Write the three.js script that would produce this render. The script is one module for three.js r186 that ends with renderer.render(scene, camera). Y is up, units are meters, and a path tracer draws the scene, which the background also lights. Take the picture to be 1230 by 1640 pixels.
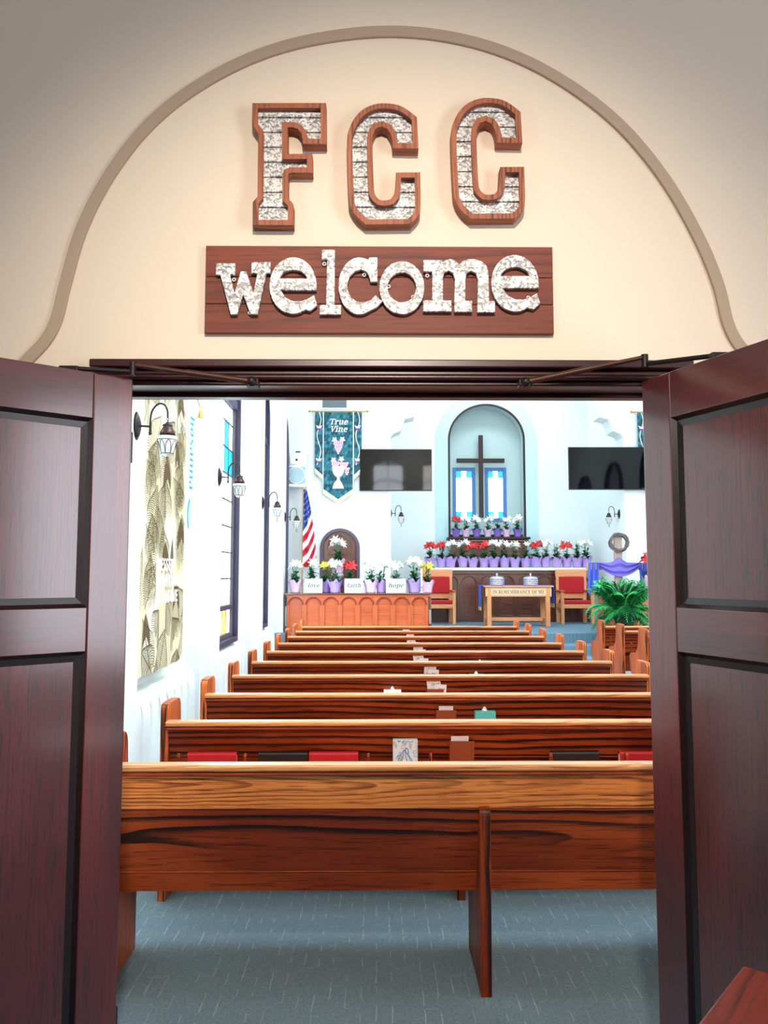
import * as THREE from 'three';
import { RoundedBoxGeometry } from 'three/addons/geometries/RoundedBoxGeometry.js';
import { mergeGeometries, mergeVertices, toCreasedNormals } from 'three/addons/utils/BufferGeometryUtils.js';
import { RectAreaLightUniformsLib } from 'three/addons/lights/RectAreaLightUniformsLib.js';
import { Brush, Evaluator, INTERSECTION } from 'three-bvh-csg';

// ------------------------------------------------------------------ camera, exposure, lights
const scene = new THREE.Scene();
const camera = new THREE.PerspectiveCamera(67.38, 1230 / 1640, 0.05, 80);
camera.position.set(0, 1.62, 0);
camera.rotation.order = 'YXZ';
camera.rotation.set(0.0811, -0.0098, 0);
const renderer = new THREE.WebGLRenderer();
renderer.toneMapping = THREE.LinearToneMapping;
renderer.toneMappingExposure = 1.0;
renderer.shadowMap.enabled = true;
RectAreaLightUniformsLib.init();
scene.background = new THREE.Color(0.75, 0.88, 1.0);
const L = { window: 7.5, rear: 11, ceiling: 15, chancel: 20, spot: 52, down: 48, foyerWindow: 8.5, addedWindowLeft: .4, pane: 2.0 };
function areaLight(color, intensity, w, h, pos, look) {
  const l = new THREE.RectAreaLight(color, intensity, w, h);
  l.position.set(...pos); l.lookAt(...look); scene.add(l); return l;
}

// ------------------------------------------------------------------ helpers
function mulberry(a) { return () => { a |= 0; a = a + 0x6D2B79F5 | 0; let t = Math.imul(a ^ a >>> 15, 1 | a); t = t + Math.imul(t ^ t >>> 7, 61 | t) ^ t; return ((t ^ t >>> 14) >>> 0) / 4294967296; }; }
const rnd = mulberry(20240331);
const V3 = (x, y, z) => new THREE.Vector3(x, y, z);
const used = {};
function numbered(n) { const base = n.replace(/_\d{3}$/, ''); if (used[base] === undefined) { used[base] = 0; return base; } used[base]++; return base + '_' + String(used[base]).padStart(3, '0'); }
function tag(o, label, category, group) { o.userData.label = label; o.userData.category = category; if (group) o.userData.group = group; return o; }
function thing(name, label, category, pos = [0, 0, 0], turn = 0, group) {
  const o = new THREE.Group(); o.name = numbered(name); o.position.set(...pos); o.rotation.y = turn; scene.add(o);
  return tag(o, label, category, group);
}
function shade(m) { m.castShadow = true; m.receiveShadow = true; return m; }
function norm(list) {
  return list.map(g => { g = g.index ? g.toNonIndexed() : g; for (const k of Object.keys(g.attributes)) if (!['position', 'normal', 'uv'].includes(k)) g.deleteAttribute(k); if (!g.attributes.uv) g.setAttribute('uv', new THREE.BufferAttribute(new Float32Array(g.attributes.position.count * 2), 2)); if (!g.attributes.normal) g.computeVertexNormals(); g.morphAttributes = {}; return g; });
}
function join(g) { g = Array.isArray(g) ? g : [g]; return g.length === 1 ? g[0] : mergeGeometries(norm(g)); }
function part(name, g, m, parent) { const o = shade(new THREE.Mesh(join(g), m)); o.name = name; parent.add(o); return o; }
function single(name, g, m, label, category, group) { const o = shade(new THREE.Mesh(join(g), m)); o.name = numbered(name); scene.add(o); return tag(o, label, category, group); }
function struct(name, g, m) { const o = g ? shade(new THREE.Mesh(join(g), m)) : new THREE.Group(); o.name = numbered(name); o.userData.kind = 'structure'; scene.add(o); return o; }
function copy(o, pos, turn, label, group) { const c = o.clone(); c.name = numbered(o.name); scene.add(c); c.position.set(...pos); c.rotation.y = turn; if (label) c.userData.label = label; if (group) c.userData.group = group; return c; }
// boxes given by their limits
function bx(x0, x1, y0, y1, z0, z1, r = 0) {
  const w = x1 - x0, h = y1 - y0, d = z1 - z0, m = Math.min(w, h, d);
  const g = r > 0 ? new RoundedBoxGeometry(w, h, d, 2, Math.min(r, m * 0.45)) : new THREE.BoxGeometry(w, h, d);
  g.translate((x0 + x1) / 2, (y0 + y1) / 2, (z0 + z1) / 2); return g;
}
function shapeOf(pts) { const s = new THREE.Shape(); pts.forEach((p, i) => i ? s.lineTo(p[0], p[1]) : s.moveTo(p[0], p[1])); s.closePath(); return s; }
function ext(shape, depth, bevel = 0, curve = 12) {
  return new THREE.ExtrudeGeometry(shape, { depth: depth - 2 * bevel, bevelEnabled: bevel > 0, bevelSize: bevel, bevelThickness: bevel, bevelOffset: -bevel, bevelSegments: 2, curveSegments: curve }).translate(0, 0, bevel);
}
function horseshoe(cx, hw, y0, ys, ry, ix, iw, is, iry) { const p = [], N = 32; p.push([cx + hw, y0]); for (let i = 0; i <= N; i++) { const a = i / N * Math.PI; p.push([cx + hw * Math.cos(a), ys + ry * Math.sin(a)]); } p.push([cx - hw, y0], [ix - iw, y0]); for (let i = N; i >= 0; i--) { const a = i / N * Math.PI; p.push([ix + iw * Math.cos(a), is + iry * Math.sin(a)]); } p.push([ix + iw, y0]); return shapeOf(p); }
// profile in (toward front, up), extruded along x from x0 to x1
function along(pts, x0, x1, bevel = 0) { const g = ext(shapeOf(pts), x1 - x0, bevel); g.rotateY(Math.PI / 2); g.translate(x0, 0, 0); return g; }   // (a, y) -> z = -a
function tube(pts, r, seg = 24, rad = 8, closed = false) { return new THREE.TubeGeometry(new THREE.CatmullRomCurve3(pts.map(p => V3(...p)), closed), seg, r, rad, closed); }
function rod(a, b, r, r2 = r, n = 10) {
  const A = V3(...a), B = V3(...b), d = B.clone().sub(A), g = new THREE.CylinderGeometry(r2, r, d.length(), n);
  g.applyQuaternion(new THREE.Quaternion().setFromUnitVectors(V3(0, 1, 0), d.clone().normalize())); g.translate(...A.add(B).multiplyScalar(.5).toArray()); return g;
}
function lathe(pts, n = 24) { return new THREE.LatheGeometry(pts.map(p => new THREE.Vector2(p[0], p[1])), n); }
// wood grain: uv in metres over a 3.2 x 0.8 m sheet, the grain running along an axis; a random place on the sheet per piece
const TW = 3.2, TH = 0.8;
function grain(g, axis, place) {
  g = g.index ? g.toNonIndexed() : g; g.computeBoundingBox();
  const P = g.attributes.position, uv = new Float32Array(P.count * 2), lo = g.boundingBox.min, size = g.boundingBox.getSize(V3(0, 0, 0));
  const A = 'xyz'.indexOf(axis), others = [0, 1, 2].filter(k => k !== A);
  const len = size.getComponent(A), wid = Math.max(size.getComponent(others[0]), size.getComponent(others[1]));
  const ou = place ? place[0] : rnd() * Math.max(0, TW - len), ov = place ? place[1] : rnd() * Math.max(0, TH - wid);
  const a = V3(), b = V3(), c = V3(), n = V3();
  for (let i = 0; i < P.count; i += 3) {
    a.fromBufferAttribute(P, i); b.fromBufferAttribute(P, i + 1); c.fromBufferAttribute(P, i + 2);
    n.crossVectors(b.clone().sub(a), c.clone().sub(a)); const m = [Math.abs(n.x), Math.abs(n.y), Math.abs(n.z)];
    let k = m.indexOf(Math.max(...m)), U = A, W;
    if (k === A) { U = others[0]; W = others[1]; } else W = others.find(q => q !== k);
    [a, b, c].forEach((p, j) => { uv[(i + j) * 2] = (ou + p.getComponent(U) - lo.getComponent(U)) / TW; uv[(i + j) * 2 + 1] = (ov + p.getComponent(W) - lo.getComponent(W)) / TH; });
  }
  g.setAttribute('uv', new THREE.BufferAttribute(uv, 2)); return g;
}
function metres(g, s, ax = 'xy') { const P = g.attributes.position, uv = new Float32Array(P.count * 2), i0 = 'xyz'.indexOf(ax[0]), i1 = 'xyz'.indexOf(ax[1]); const v = V3(); for (let i = 0; i < P.count; i++) { v.fromBufferAttribute(P, i); uv[2 * i] = v.getComponent(i0) / s; uv[2 * i + 1] = v.getComponent(i1) / s; } g.setAttribute('uv', new THREE.BufferAttribute(uv, 2)); return g; }

// ------------------------------------------------------------------ noise and textures
function noiseMaker(seed) {
  const r = mulberry(seed), N = 256, t = new Float32Array(N * N); for (let i = 0; i < t.length; i++) t[i] = r();
  return (x, y) => { const xi = Math.floor(x), yi = Math.floor(y), fx = x - xi, fy = y - yi, u = fx * fx * (3 - 2 * fx), v = fy * fy * (3 - 2 * fy); const a = xi & 255, b = (xi + 1) & 255, c = (yi & 255) * N, d = ((yi + 1) & 255) * N; return (t[a + c] * (1 - u) + t[b + c] * u) * (1 - v) + (t[a + d] * (1 - u) + t[b + d] * u) * v; };
}
function dataTex(w, h, fn, srgb = true) {
  const d = new Uint8Array(w * h * 4); const o = [0, 0, 0];
  for (let y = 0; y < h; y++) for (let x = 0; x < w; x++) { fn(x, y, o); const i = (y * w + x) * 4; d[i] = Math.max(0, Math.min(255, o[0])); d[i + 1] = Math.max(0, Math.min(255, o[1])); d[i + 2] = Math.max(0, Math.min(255, o[2])); d[i + 3] = 255; }
  const t = new THREE.DataTexture(d, w, h); t.wrapS = t.wrapT = THREE.RepeatWrapping; t.magFilter = THREE.LinearFilter; t.minFilter = THREE.LinearMipmapLinearFilter; t.generateMipmaps = true; if (srgb) t.colorSpace = THREE.SRGBColorSpace; t.needsUpdate = true; return t;
}
const sm = (a, b, x) => { x = Math.max(0, Math.min(1, (x - a) / (b - a))); return x * x * (3 - 2 * x); };
const mix = (a, b, k) => a + (b - a) * k;
function woodTex({ light, mid, dark, seed, ring = 0.03, strength = 0.9, board = 0.27, w = 2048, h = 512, blotch = 0.5, pores = 0.5 }) {
  const n1 = noiseMaker(seed), n2 = noiseMaker(seed + 7), r = mulberry(seed + 3);
  const boards = []; for (let i = 0; i < 8; i++) boards.push({ c: (r() - .5) * board * .6, h0: .02 + r() * .05, t: (r() - .5) * .10, s: r() * 50 });
  return dataTex(w, h, (px, py, o) => {
    const x = px / w * TW, y = py / h * TH, bi = Math.floor(y / board), B = boards[bi % 8], yy = y - (bi + .5) * board - B.c;
    const warp = (n1(x * 1.1 + B.s, y * 2.2) - .5) * .11 + (n2(x * 3.4 + B.s, y * 9) - .5) * .025;
    const hgt = B.h0 + Math.abs(B.t) * (x + .4) + warp;
    const v = Math.sqrt(yy * yy * 1.5 + hgt * hgt * .8) + (n1(x * 9, y * 40 + B.s) - .5) * .005;
    const q = v / ring, f = q - Math.floor(q), id = n2(Math.floor(q) * 7.3 + B.s, bi * 3.1);
    let k = sm(.45, .93, f) * (1 - sm(.94, 1, f)) * (.35 + .9 * id);
    k *= sm(.2, .8, n2(x * 1.3 + 9 + B.s, y * 7 + f * .6)) * 1.25;
    const streak = n1(x * 14 + 31, y * 420) * .6 + n2(x * 5, y * 190 + 11) * .4;
    const bl = n2(x * 1.1 + B.s, y * 5) * .7 + n1(x * 3.1, y * 14 + B.s) * .3;
    const pore = streak > .58 ? (streak - .58) * 2.4 * pores : 0;
    const g = Math.min(1, k * strength + pore), m = Math.min(1, bl * blotch * 1.4 + streak * .25);
    for (let c = 0; c < 3; c++) o[c] = mix(mix(light[c], mid[c], m), dark[c], g);
  });
}
const T = {
  pew: woodTex({ light: [240, 142, 68], mid: [182, 82, 30], dark: [52, 18, 8], seed: 11, ring: .02, strength: .85, blotch: .8, pores: .8 }),
  pewB: woodTex({ light: [206, 98, 40], mid: [128, 46, 15], dark: [30, 9, 5], seed: 29, ring: .045, board: .4, strength: .95, blotch: .9, pores: .7 }),
  cap: woodTex({ light: [236, 172, 108], mid: [200, 122, 66], dark: [120, 58, 26], seed: 19, ring: .02, strength: .5, w: 1024, h: 256 }),
  pewTop: woodTex({ light: [255, 168, 88], mid: [226, 120, 54], dark: [96, 38, 16], seed: 13, ring: .018, strength: .8, blotch: .6, pores: .8, w: 2048, h: 512 }),
  door: woodTex({ light: [120, 34, 28], mid: [74, 14, 15], dark: [34, 11, 12], seed: 5, ring: .012, strength: .25, w: 1024, h: 512, pores: .6, blotch: .8 }),
  panel: woodTex({ light: [132, 50, 42], mid: [84, 20, 20], dark: [34, 11, 12], seed: 57, ring: .011, strength: .5, w: 1024, h: 512, pores: 1.0, board: .8, blotch: 1 }),
  pale: woodTex({ light: [236, 176, 124], mid: [214, 138, 86], dark: [146, 72, 34], seed: 71, ring: .02, strength: .5, w: 1024, h: 256 }),
  orange: woodTex({ light: [216, 112, 58], mid: [184, 76, 34], dark: [120, 42, 18], seed: 83, ring: .022, strength: .55, w: 1024, h: 256 }),
  brown: woodTex({ light: [116, 62, 44], mid: [82, 38, 26], dark: [38, 16, 12], seed: 97, ring: .022, strength: .6, w: 1024, h: 256 }),
  drift: woodTex({ light: [196, 180, 168], mid: [156, 140, 130], dark: [92, 80, 74], seed: 61, ring: .02, strength: .6, w: 1024, h: 256 }),
  sign: woodTex({ light: [136, 62, 36], mid: [98, 38, 22], dark: [52, 18, 12], seed: 41, ring: .03, strength: .5, w: 1024, h: 256 }),
  letterWood: woodTex({ light: [190, 116, 78], mid: [150, 80, 50], dark: [70, 30, 18], seed: 43, ring: .014, strength: .7, w: 1024, h: 256 }),
};
const nA = noiseMaker(501), nB = noiseMaker(502);
T.zinc = (() => { const r = mulberry(77), pts = []; for (let i = 0; i < 900; i++) pts.push([r() * 512, r() * 512, r()]); const cell = {}; pts.forEach(p => { const k = (p[0] >> 5) + ',' + (p[1] >> 5); (cell[k] = cell[k] || []).push(p); });
  return dataTex(512, 512, (x, y, o) => { let d1 = 1e9, d2 = 1e9, b = 0; const wx = x + (nA(x * .06, y * .06) - .5) * 14, wy = y + (nB(x * .06, y * .06) - .5) * 14; for (let i = -1; i < 2; i++) for (let j = -1; j < 2; j++) for (const p of cell[(((Math.floor(wx) >> 5) + i + 16) % 16) + ',' + (((Math.floor(wy) >> 5) + j + 16) % 16)] || []) { let dx = Math.abs(wx - p[0]), dy = Math.abs(wy - p[1]); dx = Math.min(dx, 512 - dx); dy = Math.min(dy, 512 - dy); const d = dx * dx + dy * dy * 1.5; if (d < d1) { d2 = d1; d1 = d; b = p[2]; } else if (d < d2) d2 = d; }
    const e = Math.sqrt(d2) - Math.sqrt(d1); let v = 150 + (b > .42 ? 88 : b * 150 - 14); if (e < 1.2) v -= 44; v += (nA(x * .4, y * .4) - .5) * 22; o[0] = v; o[1] = v * .985; o[2] = v * .97; }); })();
T.plasterBump = dataTex(512, 512, (x, y, o) => { const v = 128 + (nA(x * .03, y * .03) - .5) * 120 + (nB(x * .15, y * .15) - .5) * 50; o[0] = o[1] = o[2] = v; }, false);
T.carpet = (() => { const N = 1024, r = mulberry(9), base = new Float32Array(N * N);
  const dash = (x0, y0, len, vert, s) => { for (let i = 0; i < len; i++) for (let t = -1; t < 2; t++) { const x = ((vert ? x0 + t + Math.round(Math.sin(i * .05)) : x0 + i) + N) % N, y = ((vert ? y0 + i : y0 + t) + N) % N; base[y * N + x] = Math.max(base[y * N + x], s * (t ? .55 : 1) * (.6 + .4 * r())); } };
  for (let c = 0; c < 20; c++) for (let k = 0; k < 9; k++) if (r() < .72) dash(Math.round(c * 51.2), Math.round(k * 114 + r() * 80), 30 + Math.round(r() * 75), true, .45 + r() * .5);
  for (let k = 0; k < 90; k++) dash(Math.round(r() * N), Math.round(r() * N), 14 + Math.round(r() * 40), false, .3 + r() * .3);
  return dataTex(N, N, (x, y, o) => { const g = (r() - .5) * 44 + (nA(x * .25, y * .25) - .5) * 20 + ((y % 6) < 2 ? -9 : 3); const k = base[y * N + x]; o[0] = mix(116 + g, 200, k); o[1] = mix(138 + g, 216, k); o[2] = mix(148 + g, 222, k); }); })();
function canvasTex(w, h, draw) { const c = document.createElement('canvas'); c.width = w; c.height = h; draw(c.getContext('2d'), w, h); const t = new THREE.CanvasTexture(c); t.colorSpace = THREE.SRGBColorSpace; return t; }

// ------------------------------------------------------------------ materials
const std = (o) => new THREE.MeshStandardMaterial(o), phy = (o) => new THREE.MeshPhysicalMaterial(o);
const M = {
  cream: std({ color: 0xebdac5, roughness: .92, bumpMap: T.plasterBump, bumpScale: .002 }),
  darkFoyerWall: std({ map: T.sign, color: 0xb0a090, roughness: .7 }),  // unseen walls, made dark to cut the light bounced onto the doors
  bandShade: std({ color: 0xb59f8a, roughness: .95 }),  // shade of the sloped arch reveal, put into the colour
  white: std({ color: 0xeaf3f3, roughness: .9 }),
  ice: std({ color: 0xc4e4ea, roughness: .9 }),
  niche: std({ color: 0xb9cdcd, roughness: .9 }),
  ceiling: std({ color: 0xf2f0ea, roughness: .95 }),
  carpet: std({ map: T.carpet, roughness: 1 }),
  stepCarpet: std({ map: T.carpet, color: 0xd8f0ff, roughness: 1 }),
  door: phy({ map: T.door, roughness: .4, ior: 1.55, clearcoat: 1, clearcoatRoughness: .15, bumpMap: T.door, bumpScale: .0004 }),
  doorPanel: phy({ map: T.panel, roughness: .4, ior: 1.55, clearcoat: 1, clearcoatRoughness: .15, bumpMap: T.panel, bumpScale: .0012 }),
  moulding: phy({ map: T.door, color: 0x5c4448, roughness: .4, clearcoat: .4, clearcoatRoughness: .3 }),  // door wood darkened to carry the shade of the panel recess
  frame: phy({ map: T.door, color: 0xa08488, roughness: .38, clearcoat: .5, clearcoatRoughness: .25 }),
  pew: phy({ map: T.pew, roughness: .5, specularIntensity: .6, clearcoat: .1, clearcoatRoughness: .3 }),
  pewTop: phy({ map: T.pewTop, roughness: .5, specularIntensity: .6, clearcoat: .1, clearcoatRoughness: .3 }),
  railMoulding: phy({ map: T.orange, color: 0xb87862, roughness: .4, clearcoat: .3, clearcoatRoughness: .3 }),
  railPanel: phy({ map: T.pale, color: 0xf2b488, roughness: .4, clearcoat: .3, clearcoatRoughness: .3 }),
  pewCap: phy({ map: T.cap, roughness: .4, clearcoat: .4, clearcoatRoughness: .25 }),
  pewB: phy({ map: T.pewB, roughness: .5, specularIntensity: .5, clearcoat: .1, clearcoatRoughness: .3 }),
  orange: phy({ map: T.orange, roughness: .4, clearcoat: .3, clearcoatRoughness: .3 }),
  pale: phy({ map: T.pale, roughness: .45, clearcoat: .2, clearcoatRoughness: .3 }),
  brown: phy({ map: T.brown, roughness: .3, clearcoat: 1, clearcoatRoughness: .12 }),
  sign: std({ map: T.sign, roughness: .6 }),
  letterWood: std({ map: T.letterWood, roughness: .6 }),
  zinc: std({ map: T.zinc, roughness: .5, metalness: .15, bumpMap: T.zinc, bumpScale: .0006 }),
  iron: std({ color: 0x2c2426, roughness: .45, metalness: .6 }),
  bronze: std({ color: 0x3a3034, roughness: .4, metalness: .7 }),
  copper: std({ color: 0x8a5a3c, roughness: .4, metalness: .7 }),
  rust: std({ color: 0x4a2c22, roughness: .5, metalness: .5 }),
  milk: phy({ color: 0xf4fbfb, roughness: .25, transmission: .35, thickness: 0 }),
  windowFrame: std({ color: 0x3a3550, roughness: .5 }),
  lead: std({ color: 0x4a4a50, roughness: .6 }),
  black: std({ color: 0x101014, roughness: .5 }),
  screen: phy({ color: 0x06070c, roughness: .04, specularIntensity: .55 }),
  crossWood: std({ map: T.door, color: 0x6a4a50, roughness: .5 }),
  red: phy({ color: 0xb01420, roughness: .85, sheen: .3, sheenColor: new THREE.Color(.8, .2, .2) }),
  hymnal: std({ color: 0xb81224, roughness: .5 }),
  blackBook: std({ color: 0x151113, roughness: .45 }),
  pages: std({ color: 0xf0ece0, roughness: .9 }),
  card: std({ color: 0xfafafa, roughness: .8 }),
  plaque: std({ color: 0xcfd8d8, roughness: .8 }),
  leather: std({ color: 0x8e421f, roughness: .6 }),
  teal: std({ color: 0x54b3ae, roughness: .6 }),
  paper: std({ color: 0xffffff, roughness: .9 }),
  gold: std({ color: 0xc79a4a, roughness: .35, metalness: .7 }),
  goldCloth: std({ color: 0xd9b25c, roughness: .8 }),
  purpleCloth: std({ color: 0x6f62c4, roughness: .85, side: THREE.DoubleSide }),
  blueCloth: std({ color: 0x4a63c8, roughness: .85, side: THREE.DoubleSide }),
  twig: std({ color: 0x6b6064, roughness: .9 }),
  driftwood: std({ map: T.drift, roughness: .9 }),
  redwood: phy({ map: T.orange, color: 0xb8806e, roughness: .4, clearcoat: .3, clearcoatRoughness: .3 }),
  leaf: phy({ color: 0x236a3c, roughness: .55, side: THREE.DoubleSide }),
  fern: phy({ color: 0x45b868, roughness: .5, side: THREE.DoubleSide }),
  fernDark: phy({ color: 0x23804a, roughness: .5, side: THREE.DoubleSide }),
  petalWhite: std({ color: 0xf8faf6, roughness: .7, side: THREE.DoubleSide }),
  petalRed: std({ color: 0xd8383a, roughness: .65, side: THREE.DoubleSide }),
  petalYellow: std({ color: 0xf0d440, roughness: .7, side: THREE.DoubleSide }),
  foilPurple: phy({ color: 0xb79be0, roughness: .35, side: THREE.DoubleSide }),
  foilViolet: phy({ color: 0x8468c4, roughness: .35, side: THREE.DoubleSide }),
  foilPink: phy({ color: 0xe2bfdc, roughness: .35, side: THREE.DoubleSide }),
  silver: std({ color: 0xd5dff0, roughness: .25, metalness: .75 }),
  vent: std({ color: 0x6f7f88, roughness: .6 }),
  speakerWhite: std({ color: 0xeaf2f2, roughness: .6 }),
  grille: std({ color: 0x9fb9c4, roughness: .7 }),
  terracotta: std({ color: 0x2a2420, roughness: .7 }),
  paneWhite: std({ color: 0xffffff, emissive: 0xf2fbff, emissiveIntensity: L.pane, roughness: .3 }),
  paneBlue: std({ color: 0x30b0e0, emissive: 0x18a8e0, emissiveIntensity: L.pane * .5, roughness: .3 }),
  paneAmber: std({ color: 0xe8c070, emissive: 0xf0c060, emissiveIntensity: L.pane * .7, roughness: .3 }),
  paneGrey: std({ color: 0x4a4c58, roughness: .3 }),
  addedGlow: std({ color: 0xffffff, emissive: 0xfff4e4, emissiveIntensity: 2.5 }),  // glow of the added unseen lamps
};

// ------------------------------------------------------------------ the setting
const DW = -2.5;                                   // foyer face of the wall with the doors
{
  const fl = new THREE.PlaneGeometry(12, 18.6); fl.rotateX(-Math.PI / 2); fl.translate(2.6, 0, -5.3);
  const g = bx(-3.4, 8.4, -.2, 0, -15, 4); struct('floor', metres(g, 1.2, 'xz'), M.carpet);
  // wall with the doorway
  const s = new THREE.Shape(); s.moveTo(-3.2, 0); s.lineTo(-.92, 0); s.lineTo(-.92, 2.275); s.lineTo(1.01, 2.275); s.lineTo(1.01, 0); s.lineTo(8.2, 0); s.lineTo(8.2, 7.4); s.lineTo(-3.2, 7.4); s.closePath();
  for (const [a, b] of [[-.15, 1.05], [1.75, 2.95], [4.2, 5.4]]) { const h = new THREE.Path(); h.moveTo(a, 4.6); h.lineTo(b, 4.6); h.lineTo(b, 5.5); h.absellipse((a + b) / 2, 5.5, (b - a) / 2, .55, 0, Math.PI, false); h.closePath(); s.holes.push(h); }
  const w = ext(s, .2, 0, 24); w.translate(0, 0, DW - .2); struct('wall_door', metres(w, 1.5), M.cream);
  // arched plaster band over the doorway, its reveal shade put into the colour
  const C = [[-1.18, 2.29], [-1.152, 2.323], [-1.092, 2.393], [-1.062, 2.457], [-1.037, 2.574], [-.991, 2.762], [-.913, 2.942], [-.791, 3.125], [-.646, 3.262], [-.435, 3.388], [-.222, 3.458], [.065, 3.490], [.336, 3.452], [.571, 3.355], [.804, 3.181], [.969, 2.974], [1.089, 2.744], [1.147, 2.582], [1.174, 2.453], [1.203, 2.389], [1.243, 2.343], [1.28, 2.30]].map(p => V3(p[0], p[1] - .013 * sm(2.5, 3.4, p[1]), 0));
  const cv = new THREE.CatmullRomCurve3(C), out = [], inn = [], NS = 140;
  for (let i = 0; i <= NS; i++) { const p = cv.getPoint(i / NS), t = cv.getTangent(i / NS), n = [-t.y, t.x], hw = .0195; out.push([p.x + n[0] * hw, p.y + n[1] * hw]); inn.push([p.x - n[0] * hw, p.y - n[1] * hw]); }
  const band = ext(shapeOf([...out, ...inn.reverse()]), .016, .003); band.translate(0, 0, DW - .004); struct('trim_1', band, M.bandShade);
  // foyer shell behind the camera
  { const q = new THREE.Shape(); q.moveTo(-3.4, 0); q.lineTo(2.5, 0); q.lineTo(2.5, 4.2); q.lineTo(-3.4, 4.2); q.closePath(); const h = new THREE.Path(); h.moveTo(-1.4, 1); h.lineTo(-1.4, 3.2); h.lineTo(.4, 3.2); h.lineTo(.4, 1); h.closePath(); q.holes.push(h); const g = ext(q, .2); g.rotateY(Math.PI / 2); g.translate(-3.2, 0, 0); struct('wall_foyer_left', grain(g, 'y', [0, 0]), M.darkFoyerWall); }
  const rw = new THREE.Shape(); rw.moveTo(-3.4, 0); rw.lineTo(2.5, 0); rw.lineTo(2.5, 4.2); rw.lineTo(-3.4, 4.2); rw.closePath();
  const hole = new THREE.Path(); hole.moveTo(-.75, .9); hole.lineTo(-.75, 3.1); hole.lineTo(.6, 3.1); hole.lineTo(.6, .9); hole.closePath(); rw.holes.push(hole);
  const rg = ext(rw, .2); rg.rotateY(Math.PI / 2); rg.translate(3.0, 0, 0); struct('wall_foyer_right', grain(rg, 'y', [0, 0]), M.darkFoyerWall);
  struct('wall_foyer_back', grain(bx(-3.2, 3.2, 0, 4.2, 3.4, 3.6), 'y', [0, 0]), M.darkFoyerWall);
  struct('ceiling_foyer', bx(-3.2, 3.2, 4.2, 4.35, DW, 3.6), M.ceiling);
  // daylight window of the foyer, behind the camera on the right
  const fw = struct('window_9', bx(3.05, 3.07, .9, 3.1, -.6, .75), M.paneWhite);
  for (const z of [-.6, .06, .72]) part('window_frame', bx(3.0, 3.05, .9, 3.1, z, z + .03), M.frame, fw);
  areaLight(0xe6ebf4, L.foyerWindow, 1.35, 2.2, [2.98, 2.0, .075], [0, 2.0, .075]);
  const fl2 = struct('window_15', bx(-3.07, -3.05, 1, 3.2, -.4, 1.4), M.paneWhite);  // unseen window, added to light the right door leaf
  for (const z of [-.4, .5, 1.37]) part('window_frame', bx(-3.05, -3.0, 1, 3.2, z, z + .03), M.frame, fl2);
  areaLight(0xdcecff, L.addedWindowLeft, 1.8, 2.2, [-2.98, 2.1, .5], [0, 2.1, .5]);
  // added unseen lamp that gives the door wall its soft falloff
  const sp = thing('added_spot', 'added unseen lamp under the foyer ceiling aimed at the welcome sign', 'lamp', [.06, 3.65, .6]);
  part('housing', lathe([[.001, .2], [.07, .2], [.075, -.02], [.066, -.02], [.06, .17], [.001, .18]]), M.white, sp);
  part('bulb', new THREE.SphereGeometry(.04, 16, 10), M.addedGlow, sp);
  part('stem', rod([0, .2, 0], [0, .55, 0], .02), M.white, sp);
  const sl = new THREE.SpotLight(0xfff0e0, L.spot, 0, .53, 1, 2); sl.position.set(.06, 3.6, .6); sl.target.position.set(.05, 2.05, DW); sl.castShadow = true; sl.shadow.radius = 4; scene.add(sl, sl.target);
}
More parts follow.
